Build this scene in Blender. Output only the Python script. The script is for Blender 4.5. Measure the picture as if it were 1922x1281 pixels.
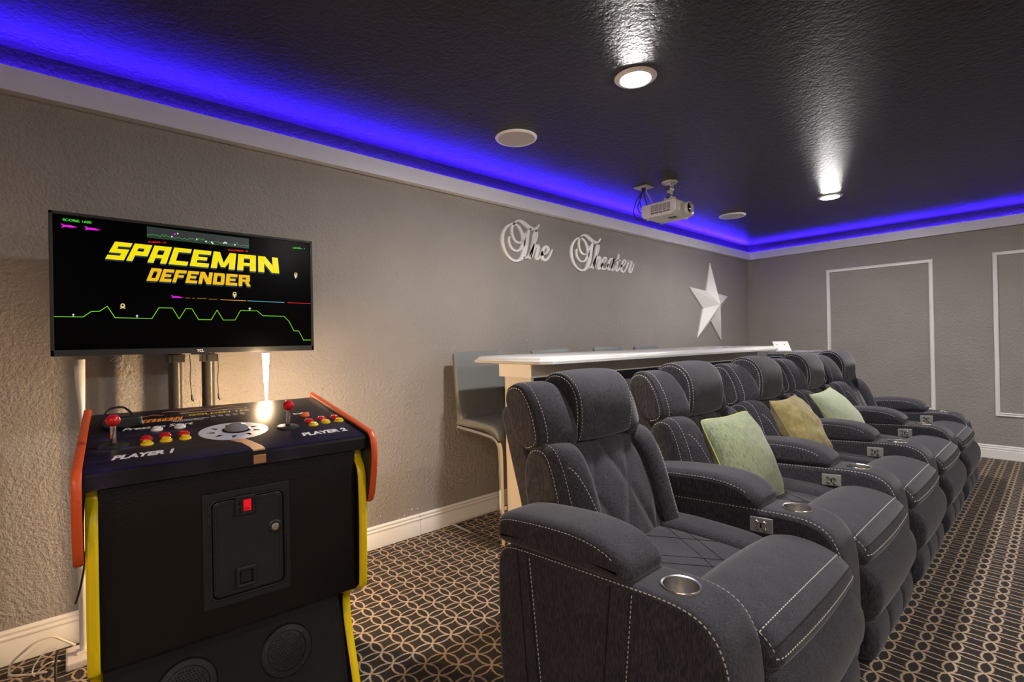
import bpy, bmesh, math, random
from mathutils import Vector, Matrix
random.seed(7)
for o in list(bpy.data.objects): bpy.data.objects.remove(o)
scene = bpy.context.scene
COL = scene.collection

# ------------------------------------------------------------------ camera
W, H, F = 1922.0, 1281.0, 924.044
YAW, PITCH, ROLL = -0.841187776, -2.35920651e-03, 1.89668354e-02
S = 0.9811
CAM = Vector((2.83445*S, 0.0, 1.25*S)); D = 6.84676*S; CEIL = 2.44
def _basis():
    cy, sy = math.cos(YAW), math.sin(YAW)
    f = Vector((cy*math.cos(PITCH), sy*math.cos(PITCH), math.sin(PITCH)))
    r = Vector((-sy, cy, 0)); d = f.cross(r)
    c, s = math.cos(ROLL), math.sin(ROLL)
    r2 = c*r + s*d; d2 = -s*r + c*d
    g = lambda v: Vector((v.y, v.x, -v.z))
    return g(r2), g(d2), g(f)
RT, DN, FW = _basis()
cd = bpy.data.cameras.new('camera'); cam = bpy.data.objects.new('camera', cd); COL.objects.link(cam)
cd.sensor_width = 36.0; cd.lens = F/W*36.0; cd.clip_start = 0.02
m = Matrix.Identity(4)
for i in range(3):
    m[i][0] = RT[i]; m[i][1] = -DN[i]; m[i][2] = -FW[i]; m[i][3] = CAM[i]
cam.matrix_world = m
scene.camera = cam
def on(u, v, ax, val):                      # point where the view ray of a measured spot meets a real plane
    d = RT*((u-W/2)/F) + DN*((v-H/2)/F) + FW
    return CAM + d*((val-CAM[ax])/d[ax])

# ------------------------------------------------------------------ world, exposure
wd = bpy.data.worlds.new('world'); scene.world = wd; wd.use_nodes = True
wd.node_tree.nodes['Background'].inputs[0].default_value = (0.02, 0.02, 0.022, 1)
wd.node_tree.nodes['Background'].inputs[1].default_value = 1.0
vs = scene.view_settings
vs.view_transform = 'Standard'; vs.look = 'None'; vs.gamma = 1.0; vs.use_curve_mapping = False
vs.exposure = 0.0
DOWNLIGHT_POWER = 900.0      # radiance of the ceiling downlight lenses
LED_POWER = 300.0
FLOORLAMP_POWER = 150.0

# ------------------------------------------------------------------ materials
MATS = {}
def mat(name, col=(.5,.5,.5), rough=.5, metal=0, spec=.5, emit=None, estr=0, sheen=0, trans=0, ior=1.45, coat=0):
    if name in MATS: return MATS[name]
    M = bpy.data.materials.new(name); M.use_nodes = True
    b = M.node_tree.nodes['Principled BSDF']
    b.inputs['Base Color'].default_value = (*col, 1)
    b.inputs['Roughness'].default_value = rough
    b.inputs['Metallic'].default_value = metal
    b.inputs['Specular IOR Level'].default_value = spec
    b.inputs['Sheen Weight'].default_value = sheen
    b.inputs['Transmission Weight'].default_value = trans
    b.inputs['IOR'].default_value = ior
    b.inputs['Coat Weight'].default_value = coat
    if emit:
        b.inputs['Emission Color'].default_value = (*emit, 1); b.inputs['Emission Strength'].default_value = estr
    MATS[name] = M
    return M
def nodes(M): return M.node_tree.nodes, M.node_tree.links, M.node_tree.nodes['Principled BSDF']
def coords(M, scale=(1,1,1), rot=(0,0,0), kind='Object'):
    N, L, b = nodes(M)
    t = N.new('ShaderNodeTexCoord'); mp = N.new('ShaderNodeMapping')
    mp.inputs['Scale'].default_value = scale; mp.inputs['Rotation'].default_value = rot
    L.new(t.outputs[kind], mp.inputs[0]); return mp.outputs[0]
def noise(M, vec, scale, detail=3, rough=.55):
    N, L, b = nodes(M); n = N.new('ShaderNodeTexNoise')
    n.inputs['Scale'].default_value = scale; n.inputs['Detail'].default_value = detail; n.inputs['Roughness'].default_value = rough
    L.new(vec, n.inputs['Vector']); return n.outputs['Fac']
def ramp(M, fac, stops):
    N, L, b = nodes(M); r = N.new('ShaderNodeValToRGB'); e = r.color_ramp.elements
    while len(e) < len(stops): e.new(.5)
    for k, (p, c) in enumerate(stops): e[k].position = p; e[k].color = (*c, 1)
    L.new(fac, r.inputs[0]); return r.outputs[0]
def bump(M, h, strength, dist, prev=None):
    N, L, b = nodes(M); n = N.new('ShaderNodeBump')
    n.inputs['Strength'].default_value = strength; n.inputs['Distance'].default_value = dist
    L.new(h, n.inputs['Height'])
    if prev: L.new(prev, n.inputs['Normal'])
    L.new(n.outputs[0], b.inputs['Normal']); return n.outputs[0]
def mth(M, op, a, b_=None):
    N, L, b = nodes(M); n = N.new('ShaderNodeMath'); n.operation = op
    for k, v in enumerate((a, b_)):
        if v is None: continue
        if isinstance(v, (int, float)): n.inputs[k].default_value = v
        else: L.new(v, n.inputs[k])
    return n.outputs[0]

def wall_mat():
    M = mat('taupe_wall_paint', (.245,.222,.2), .42, spec=.5)
    v = coords(M); n1 = noise(M, v, 80, 4, .6); n2 = noise(M, v, 42, 3)
    h = mth(M, 'ADD', n1, mth(M, 'MULTIPLY', n2, .8))
    bump(M, h, .85, .009)
    N, L, b = nodes(M); L.new(ramp(M, noise(M, v, 3, 2), [(.3,(.322,.293,.268)),(.7,(.348,.318,.292))]), b.inputs['Base Color'])
    return M
def ceil_mat():
    M = mat('dark_brown_ceiling_paint', (.018,.0135,.010), .36, spec=.4)
    v = coords(M); n1 = noise(M, v, 60, 4, .6); n2 = noise(M, v, 26, 3)
    bump(M, mth(M, 'ADD', n1, mth(M, 'MULTIPLY', n2, .7)), .7, .008)
    return M
def carpet_mat():
    M = mat('patterned_carpet', (.03,.02,.015), .95, spec=.1, sheen=.15)
    N, L, b = nodes(M); a = .09
    v = coords(M)
    wob = N.new('ShaderNodeTexNoise'); wob.inputs['Scale'].default_value = 160; wob.inputs['Detail'].default_value = 2
    L.new(v, wob.inputs['Vector'])
    sub = N.new('ShaderNodeVectorMath'); sub.operation = 'SUBTRACT'; sub.inputs[1].default_value = (.5,.5,.5); L.new(wob.outputs['Color'], sub.inputs[0])
    sc = N.new('ShaderNodeVectorMath'); sc.operation = 'SCALE'; sc.inputs['Scale'].default_value = .009; L.new(sub.outputs[0], sc.inputs[0])
    ad = N.new('ShaderNodeVectorMath'); L.new(v, ad.inputs[0]); L.new(sc.outputs[0], ad.inputs[1])
    sp = N.new('ShaderNodeSeparateXYZ'); L.new(ad.outputs[0], sp.inputs[0])
    def cell(o, off):
        t = mth(M, 'DIVIDE', mth(M, 'SUBTRACT', o, off), a)
        f = mth(M, 'FRACT', mth(M, 'ADD', t, 100.0))
        return mth(M, 'ABSOLUTE', mth(M, 'SUBTRACT', f, .5))      # 0 at the cell centre, .5 at the node
    ax, ay = cell(sp.outputs[0], .956), cell(sp.outputs[1], .995)
    def ring(x, y):
        d = mth(M, 'SQRT', mth(M, 'ADD', mth(M, 'MULTIPLY', x, x), mth(M, 'MULTIPLY', y, y)))
        return mth(M, 'ABSOLUTE', mth(M, 'SUBTRACT', d, .7071))
    d = mth(M, 'MINIMUM', ring(ax, ay), mth(M, 'MINIMUM', ring(mth(M, 'SUBTRACT', ax, 1), ay), ring(ax, mth(M, 'SUBTRACT', ay, 1))))
    mr = N.new('ShaderNodeMapRange'); mr.inputs['From Min'].default_value = .054; mr.inputs['From Max'].default_value = .026
    L.new(d, mr.inputs['Value'])
    dark = ramp(M, noise(M, v, 260, 2), [(.3,(.005,.003,.002)),(.7,(.021,.0125,.008))])
    lite = ramp(M, noise(M, v, 300, 2), [(.3,(.36,.245,.16)),(.7,(.66,.5,.36))])
    mx = N.new('ShaderNodeMix'); mx.data_type = 'RGBA'
    L.new(mr.outputs[0], mx.inputs['Factor']); L.new(dark, mx.inputs['A']); L.new(lite, mx.inputs['B'])
    L.new(mx.outputs['Result'], b.inputs['Base Color'])
    h = mth(M, 'ADD', noise(M, v, 420, 2), mth(M, 'MULTIPLY', mr.outputs[0], .8))
    bump(M, h, .8, .004)
    return M
def fabric_mat():
    M = mat('charcoal_microfibre', (.05,.05,.055), .85, spec=.25, sheen=.22)
    N, L, b = nodes(M); v = coords(M, (1,1,.12)); n = noise(M, v, 380, 3, .7); n2 = noise(M, coords(M), 14, 3)
    f = mth(M, 'ADD', mth(M, 'MULTIPLY', n, .87), mth(M, 'MULTIPLY', n2, .13))
    L.new(ramp(M, f, [(.40,(.021,.0198,.026)),(.62,(.071,.068,.083))]), b.inputs['Base Color'])
    b.inputs['Sheen Roughness'].default_value = .4
    bump(M, n, .35, .0012)
    return M
def pillow_mat(name, stops, stretch):
    M = mat(name, stops[0][1], .9, spec=.15, sheen=.3)
    N, L, b = nodes(M); v = coords(M, stretch); n = noise(M, v, 60, 5, .75)
    L.new(ramp(M, n, stops), b.inputs['Base Color']); bump(M, n, .4, .003)
    return M
def grain(M, scale, strength, dist=.001):
    bump(M, noise(M, coords(M), scale, 3), strength, dist); return M

M_WALL = wall_mat(); M_CEIL = ceil_mat(); M_CARPET = carpet_mat(); M_FAB = fabric_mat()
M_WHITE = grain(mat('white_trim_paint', (.86,.84,.82), .35), 60, .08)
M_CROWN = grain(mat('white_light_shelf_paint', (.8,.79,.82), .4), 60, .06)
M_STITCH = mat('pale_thread', (.62,.6,.57), .7)
M_SEAM = mat('dark_seam', (.012,.012,.013), .9)
M_STEEL = grain(mat('brushed_steel', (.62,.6,.57), .24, metal=1), 200, .05)
M_CHROME = mat('chrome', (.8,.78,.75), .08, metal=1)
M_PLATE = grain(mat('satin_nickel_plate', (.38,.365,.35), .35, metal=.3), 200, .05)
M_BLACK = grain(mat('black_laminate', (.009,.008,.0075), .16, spec=.5), 130, .22, .002)
M_BLACKP = grain(mat('black_textured_plastic', (.018,.019,.02), .38), 500, .2)
M_BLACKG = mat('gloss_black', (.004,.004,.005), .06)
M_ORANGE = grain(mat('orange_edge_moulding', (.72,.1,.025), .38), 80, .05)
M_YELLOW = grain(mat('yellow_edge_moulding', (.85,.62,.005), .35), 80, .05)
M_RED = mat('red_plastic', (.6,.008,.012), .16, coat=.4)
M_YBTN = mat('yellow_plastic', (.8,.55,.01), .22, coat=.3)
M_WBTN = mat('white_plastic', (.75,.75,.75), .25, coat=.3)
M_OBTN = mat('orange_plastic', (.85,.16,.04), .22, coat=.3)
M_TAN = grain(mat('tan_printed_tape', (.42,.2,.09), .5), 90, .1)
M_PRINTW = mat('white_print', (.75,.75,.78), .5)
M_PRINTY = mat('yellow_print', (.75,.55,.02), .5)
M_PRINTO = mat('orange_print', (.75,.25,.04), .5)
M_PRINTB = mat('rust_print', (.26,.11,.07), .5)
M_PRINTG = mat('grey_print', (.22,.2,.22), .5)
M_GREYPL = mat('grey_ball_plastic', (.2,.2,.21), .1, coat=.5)
M_LEATHER = grain(mat('slate_grey_leatherette', (.18,.19,.19), .42), 220, .15)
M_STONE = grain(mat('white_stone_top', (.6,.595,.585), .14), 30, .02)
M_CREAM = grain(mat('cream_textured_paint', (.7,.63,.53), .55), 80, .35, .003)
M_CAPP = grain(mat('cream_smooth_paint', (.85,.81,.75), .45), 60, .05)
M_NAVY = mat('dark_navy_band', (.012,.01,.02), .4)
M_GREIGE = grain(mat('greige_bar_front', (.3,.28,.27), .45), 70, .1)
M_PROJ = grain(mat('off_white_plastic', (.6,.56,.5), .4), 150, .05)
M_DARKM = grain(mat('dark_metal_pipe', (.05,.045,.04), .28, metal=.2), 90, .1)
M_SPKG = grain(mat('white_speaker_grille', (.5,.47,.44), .6), 600, .4)
M_LAMPW = mat('white_lamp_body', (.74,.71,.68), .4)
M_CABW = mat('white_cable', (.75,.68,.58), .45)
M_CABB = mat('black_cable', (.012,.012,.012), .4)
M_GLASS = mat('clear_acrylic', (.95,.96,1), .02, trans=1.0, ior=1.47)
M_CARD = mat('white_card', (.8,.8,.8), .4)
M_LENS = mat('downlight_lens', (.9,.9,.9), .4, emit=(1.0,.95,.91), estr=DOWNLIGHT_POWER)
M_LED = mat('blue_led', (.02,.02,.1), .4, emit=(.035,.01,1.0), estr=LED_POWER)
M_FLAMP = mat('lit_lamp_diffuser', (.9,.8,.65), .5, emit=(1.0,.68,.38), estr=FLOORLAMP_POWER)
def glow(name, col, k=1.0): return mat(name, (0,0,0), .3, emit=col, estr=k)

# ------------------------------------------------------------------ mesh building
def link(o, parent=None):
    COL.objects.link(o)
    if parent is not None: o.parent = parent
    return o
def tag(o, label=None, cat=None, group=None, kind=None):
    if label: o['label'] = label
    if cat: o['category'] = cat
    if group: o['group'] = group
    if kind: o['kind'] = kind
    return o
def empty(name, loc, label=None, cat=None, group=None, rz=0):
    o = bpy.data.objects.new(name, None); o.empty_display_size = .1
    o.location = loc; o.rotation_euler = (0,0,rz); link(o); return tag(o, label, cat, group)
def flat_ends(me):
    for p in me.polygons:
        if abs(p.normal.y) > .9985: p.use_smooth = False
class MB:
    def __init__(s): s.v = []; s.f = []
    def add(s, vs, fs):
        n = len(s.v); s.v += [tuple(p) for p in vs]; s.f += [tuple(i+n for i in f) for f in fs]; return s
    def box(s, a, b):
        x0,y0,z0 = a; x1,y1,z1 = b
        return s.add([(x0,y0,z0),(x1,y0,z0),(x1,y1,z0),(x0,y1,z0),(x0,y0,z1),(x1,y0,z1),(x1,y1,z1),(x0,y1,z1)],
              [(0,3,2,1),(4,5,6,7),(0,1,5,4),(1,2,6,5),(2,3,7,6),(3,0,4,7)])
    def prism(s, poly, ax, lo, hi):
        """poly: 2D points in the two other axes (cyclic order after ax) swept from lo to hi along axis ax"""
        n = len(poly)
        def P(p, t):
            q = [0,0,0]; q[ax] = t; q[(ax+1)%3] = p[0]; q[(ax+2)%3] = p[1]; return q
        vs = [P(p, lo) for p in poly] + [P(p, hi) for p in poly]
        fs = [tuple(range(n-1,-1,-1)), tuple(range(n,2*n))] + [(i,(i+1)%n,n+(i+1)%n,n+i) for i in range(n)]
        return s.add(vs, fs)
    def tube(s, pts, r, seg=8, cap=True):
        pts = [Vector(p) for p in pts]; n = len(pts); rs = r if isinstance(r,(list,tuple)) else [r]*n
        vs = []; up = None
        for i, p in enumerate(pts):
            t = (pts[min(i+1,n-1)]-pts[max(i-1,0)]).normalized()
            if up is None:
                up = Vector((0,0,1)) if abs(t.z) < .9 else Vector((1,0,0))
            a = t.cross(up)
            if a.length < 1e-6: a = t.cross(Vector((0,1,0)))
            a.normalize(); up = a.cross(t).normalized()
            for k in range(seg):
                w = 2*math.pi*k/seg; vs.append(p + (a*math.cos(w)+up*math.sin(w))*rs[i])
        fs = [(i*seg+k, i*seg+(k+1)%seg, (i+1)*seg+(k+1)%seg, (i+1)*seg+k) for i in range(n-1) for k in range(seg)]
        if cap: fs += [tuple(range(seg-1,-1,-1)), tuple(range((n-1)*seg, n*seg))]
        return s.add(vs, fs)
    def lathe(s, prof, c=(0,0,0), seg=24, ax=2):
        """prof: (radius, height) list"""
        vs = []; c = Vector(c)
        for r, h in prof:
            for k in range(seg):
                w = 2*math.pi*k/seg; q = [0,0,0]
                q[ax] = h; q[(ax+1)%3] = r*math.cos(w); q[(ax+2)%3] = r*math.sin(w); vs.append(c+Vector(q))
        n = len(prof)
        fs = [(i*seg+k, i*seg+(k+1)%seg, (i+1)*seg+(k+1)%seg, (i+1)*seg+k) for i in range(n-1) for k in range(seg)]
        fs += [tuple(range(seg-1,-1,-1)), tuple(range((n-1)*seg, n*seg))]
        return s.add(vs, fs)
    def xf(s, M, start=0):
        for i in range(start, len(s.v)): s.v[i] = tuple(M @ Vector(s.v[i]))
        return s
    def mesh(s, name, material, smooth=None, bevel=0, seg=2):
        me = bpy.data.meshes.new(name); me.from_pydata(s.v, [], s.f)
        bm = bmesh.new(); bm.from_mesh(me)
        bmesh.ops.recalc_face_normals(bm, faces=bm.faces)
        if bevel:
            es = [e for e in bm.edges if len(e.link_faces) == 2 and e.calc_face_angle(0) > .6]
            bmesh.ops.bevel(bm, geom=es, offset=bevel, segments=seg, profile=.5, affect='EDGES', clamp_overlap=True)
        bm.to_mesh(me); bm.free()
        if smooth is not None:
            me.shade_smooth(); me.set_sharp_from_angle(angle=math.radians(smooth)); flat_ends(me)
        me.materials.append(material); return me
    def build(s, name, material, parent=None, smooth=None, bevel=0, seg=2, kind=None, loc=None):
        o = bpy.data.objects.new(name, s.mesh(name, material, smooth, bevel, seg))
        if loc is not None: o.location = loc
        link(o, parent)
        if kind: o['kind'] = kind
        return o
def catmull(pts, k=6, closed=False):
    P = [Vector(p) for p in pts]; n = len(P); out = []
    for i in range(n if closed else n-1):
        p0 = P[(i-1)%n] if (closed or i) else P[0]; p1 = P[i]; p2 = P[(i+1)%n]; p3 = P[(i+2)%n] if (closed or i+2 < n) else P[-1]
        for j in range(k):
            t = j/k; out.append(.5*((2*p1)+(-p0+p2)*t+(2*p0-5*p1+4*p2-p3)*t*t+(-p0+3*p1-3*p2+p3)*t**3))
    if not closed: out.append(P[-1])
    return out
def puffy(mb, prof, y0, y1, r=.03, bulge=0.0, k=4, dense=4, mid=6, closed_smooth=True, warp=None):
    """rounded upholstery: closed (x,z) profile swept along y, both ends rounded by r, outline swelling by bulge.
       returns ring(y_index) sampler for stitching"""
    P = [Vector((p[0],p[1],0)) for p in prof]
    if closed_smooth: P = catmull(P, dense, True)
    P = [Vector((p.x,p.y)) for p in P]; n = len(P)
    area = sum(P[i].x*P[(i+1)%n].y-P[(i+1)%n].x*P[i].y for i in range(n))
    if area < 0: P.reverse()
    nor = []
    for i in range(n):
        t = (P[(i+1)%n]-P[i-1]); t.normalize(); nor.append(Vector((t.y,-t.x)))
    secs = []
    for j in range(k+1):
        w = math.pi/2*j/k; secs.append((y0+r*(1-math.sin(w)) if False else y0+r*(1-math.cos(w)), -r*(1-math.sin(w))))
    L = y1-y0
    for j in range(1, mid): secs.append((y0+r+(L-2*r)*j/mid, 0))
    for j in range(k,-1,-1):
        w = math.pi/2*j/k; secs.append((y1-r*(1-math.cos(w)), -r*(1-math.sin(w))))
    rings = []
    for y, ins in secs:
        t = (y-y0)/L*2-1; b = bulge*(1-t*t)
        rings.append([Vector((P[i].x+nor[i].x*(ins+b), y, P[i].y+nor[i].y*(ins+b))) for i in range(n)])
    if warp: rings = [[warp(p) for p in R] for R in rings]
    vs = [p for R in rings for p in R]; m_ = len(rings)
    fs = [(j*n+i, j*n+(i+1)%n, (j+1)*n+(i+1)%n, (j+1)*n+i) for j in range(m_-1) for i in range(n)]
    for j in (0, m_-1):                      # end faces as fans round their middle
        c = Vector((0,0,0))
        for p in rings[j]: c += p
        vs.append(c/n); k_ = len(vs)-1
        fs += [(k_, j*n+i, j*n+(i+1)%n) for i in range(n)]
    mb.add(vs, fs)
    return rings, [Vector((q.x,0,q.y)) for q in nor]
def stitch(mb, pts, nrm=None, ln=.008, gap=.006, w=.001, lift=.0006):
    """row of little thread dashes along a polyline"""
    pts = [Vector(p) for p in pts]; ds = [0]
    for a, b in zip(pts, pts[1:]): ds.append(ds[-1]+(b-a).length)
    def at(s):
        for i in range(len(pts)-1):
            if s <= ds[i+1] or i == len(pts)-2:
                t = (s-ds[i])/max(1e-9, ds[i+1]-ds[i]); return pts[i].lerp(pts[i+1], t), i
    s = 0
    while s+ln < ds[-1]:
        a, i = at(s); b, _ = at(s+ln)
        t = (b-a).normalized()
        n = (nrm[i] if isinstance(nrm, list) else nrm) or Vector((0,0,1))
        n = Vector(n); sd = t.cross(n)
        if sd.length < 1e-6: sd = t.orthogonal()
        sd.normalize(); n = sd.cross(t)
        if n.dot(Vector(nrm[i] if isinstance(nrm, list) else nrm)) < 0: n = -n
        c = []
        for p in (a, b):
            for q in (-1, 1): c.append(p + sd*w*q + n*(-.001)); 
            for q in (1, -1): c.append(p + sd*w*.6*q + n*(lift+.0008))
        mb.add(c, [(0,1,2,3),(7,6,5,4),(0,4,5,1),(1,5,6,2),(2,6,7,3),(3,7,4,0)])
        s += ln+gap
def text_mesh(body, size, shear=0, bold=0, extrude=.0004, material=None, align='LEFT', sx=1.0):
    cu = bpy.data.curves.new('t', 'FONT'); cu.body = body; cu.size = size; cu.shear = shear; cu.offset = bold; cu.extrude = extrude; cu.align_x = align
    o = bpy.data.objects.new('t', cu); COL.objects.link(o)
    dg = bpy.context.evaluated_depsgraph_get(); me = bpy.data.meshes.new_from_object(o.evaluated_get(dg))
    bpy.data.objects.remove(o); bpy.data.curves.remove(cu)
    if sx != 1.0:
        for v in me.vertices: v.co.x *= sx
    me.materials.clear(); me.materials.append(material); me.name = 'lettering'; return me

# ================================================================== THE ROOM
X1, Y0 = 5.5, -2.7
def struct(o): o['kind'] = 'structure'; return o
struct(MB().box((-.12,Y0-.12,-.06),(X1+.12,D+.12,0)).build('floor', M_CARPET))
struct(MB().box((-.12,Y0-.12,CEIL),(X1+.12,D+.12,CEIL+.08)).build('ceiling', M_CEIL))
struct(MB().box((-.12,Y0,0),(0,D,CEIL)).build('wall_left', M_WALL))
struct(MB().box((-.12,D,0),(X1+.12,D+.12,CEIL)).build('wall_far', M_WALL))
struct(MB().box((X1,Y0,0),(X1+.12,D,CEIL)).build('wall_right', M_WALL))
struct(MB().box((-.12,Y0-.12,0),(X1+.12,Y0,CEIL)).build('wall_back', M_WALL))
BB = [(0,0),(.016,0),(.016,.083),(.0135,.087),(.0135,.094),(.0165,.098),(.0165,.104),(.011,.110),(.0105,.116),(.014,.119),(.0135,.124),(.006,.1325),(0,.1325)]
def bb_run(name, segs):
    root = None
    for k, fn in enumerate(segs):
        mb = MB(); fn(mb)
        if root is None: root = mb.build(name, M_WHITE, smooth=35); struct(root)
        else: mb.build('board', M_WHITE, root, smooth=35)
def bl(lo, hi): return lambda mb: mb.prism([(p[1],p[0]) for p in BB], 1, lo, hi)
bb_run('baseboard_left', [bl(Y0, 1.653), bl(1.655, D)])
bb_run('baseboard_far', [lambda mb: mb.prism([(D-p[0],p[1]) for p in BB], 0, 0, X1)])
bb_run('baseboard_right', [lambda mb: mb.prism([(p[1],X1-p[0]) for p in BB], 1, Y0, D)])
bb_run('baseboard_back', [lambda mb: mb.prism([(Y0+p[0],p[1]) for p in BB], 0, 0, X1)])
# light shelf: a board standing off the wall on a bottom shelf, LED strip lying in the trough
ZB0, ZB1, DB = 2.2495, 2.346, .0513
LS = [(0,ZB0),(DB,ZB0),(DB,ZB1),(DB-.012,ZB1),(DB-.012,ZB1-.012),(0,ZB1-.012)]
def shelf(name, segs):
    root = None
    for fn in segs:
        mb = MB(); fn(mb)
        if root is None: root = struct(mb.build(name, M_CROWN))
        else: mb.build('board', M_CROWN, root)
shelf('trim_1', [lambda mb: mb.prism([(p[1],p[0]) for p in LS], 1, Y0, 1.2602), lambda mb: mb.prism([(p[1],p[0]) for p in LS], 1, 1.2612, D)])
shelf('trim_2', [lambda mb: mb.prism([(D-p[0],p[1]) for p in LS], 0, DB, X1)])
shelf('trim_3', [lambda mb: mb.prism([(p[1],X1-p[0]) for p in LS], 1, Y0, D)])
tag(MB().box((.012,Y0+.02,ZB1-.011),(.034,D-.034,ZB1-.004)).build('led_strip', M_LED), 'blue LED strip behind the white board along the left wall', 'light strip', 'blue LED strips')
tag(MB().box((.06,D-.034,ZB1-.011),(X1-.06,D-.012,ZB1-.004)).build('led_strip', M_LED), 'blue LED strip behind the white board along the far wall', 'light strip', 'blue LED strips')
# the strip of wall above the light shelf is painted dark like the ceiling
wl, wf = bpy.data.objects['wall_left'], bpy.data.objects['wall_far']
MB().box((0,Y0,ZB0+.02),(.002,D-.002,CEIL)).build('painted_band', M_CEIL, wl)
MB().box((0,D-.002,ZB0+.02),(X1,D,CEIL)).build('painted_band', M_CEIL, wf)
for (u, v, r_) in ((759,968,.004),(773,957,.005),(784,955,.004),(749,973,.003),(714,969,.0035),(865,901,.004),(772,726,.003),(758,735,.003),(769,752,.003),(798,862,.003)):
    p = on(u, v, 0, .001)
    MB().add([(.0012,p.y-r_,p.z-r_*.6),(.0012,p.y+r_*.7,p.z-r_),(.0012,p.y+r_,p.z+r_*.7),(.0012,p.y-r_*.4,p.z+r_*1.1)], [(0,1,2,3)]).build('paint_chip', M_WHITE, wl)
# panel mouldings on the far wall
def moulding(name, x0, x1, z0, z1, w=.034):
    prof = [(0,0),(0,.010),(.004,.014),(.010,.014),(.013,.009),(.020,.009),(.024,.017),(.031,.017),(w,.011),(w,0)]   # (inwards, proud)
    mb = MB(); cs = []
    for (a, b) in prof:
        cs.append([(x0+a,D-b,z0+a),(x1-a,D-b,z0+a),(x1-a,D-b,z1-a),(x0+a,D-b,z1-a)])
    n = len(prof)
    for e in range(4):
        f = (e+1)%4
        mb.add([cs[i][e] for i in range(n)]+[cs[i][f] for i in range(n)], [(i,i+1,n+i+1,n+i) for i in range(n-1)])
    struct(mb.build(name, M_WHITE, smooth=30))
moulding('trim_4', .915, 1.888, .417, 2.012)
moulding('trim_5', 2.335, 3.308, .417, 2.012)
moulding('trim_6', 3.755, 4.728, .417, 2.012)

# ================================================================== CEILING FIXTURES
def downlight(x, y, label, lens=None):
    t = empty('ceiling_downlight', (x,y,CEIL), label, 'light', 'recessed ceiling downlights')
    MB().lathe([(.066,-.004),(.070,-.010),(.088,-.007),(.096,-.001),(.096,.0)], seg=40).build('trim_ring', M_WHITE, t, smooth=50)
    MB().lathe([(.0665,-.004),(.062,-.012),(.045,-.016),(.02,-.018),(.002,-.018)], seg=40).build('lens', lens or M_LENS, t, smooth=60)
downlight(1.481, 1.960, 'round white ceiling downlight nearest the camera, left of projector')
downlight(1.453, 4.924, 'round white ceiling downlight above the far recliners')
downlight(2.9, -1.6, 'added warm fill downlight, unseen behind the camera', mat('warm_fill_lens', (.9,.9,.9), .4, emit=(1.0,.6,.3), estr=DOWNLIGHT_POWER*.75))  # unseen, added to throw warm light on the sides facing it
for x, y, l in ((4.1,-1.0,'near corner'),(4.1,1.96,'middle'),(4.1,4.92,'far corner')):  # unseen lights, added to fill and brighten the room
    downlight(x, y, 'added unseen fill downlight over the %s of the open floor on the right' % l)
def ceil_speaker(x, y, label):
    t = empty('ceiling_speaker', (x,y,CEIL), label, 'speaker', 'round ceiling speakers')
    MB().lathe([(.108,-.006),(.112,-.010),(.121,-.007),(.125,0)], seg=44).build('rim', M_WHITE, t, smooth=50)
    MB().lathe([(.1085,-.003),(.1085,-.007),(.06,-.0085),(.002,-.009)], seg=44).build('grille', M_SPKG, t, smooth=50)
ceil_speaker(.635, 1.983, 'large round white ceiling speaker in front of projector')
ceil_speaker(.616, 4.896, 'small-looking round white ceiling speaker behind projector')

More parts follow.
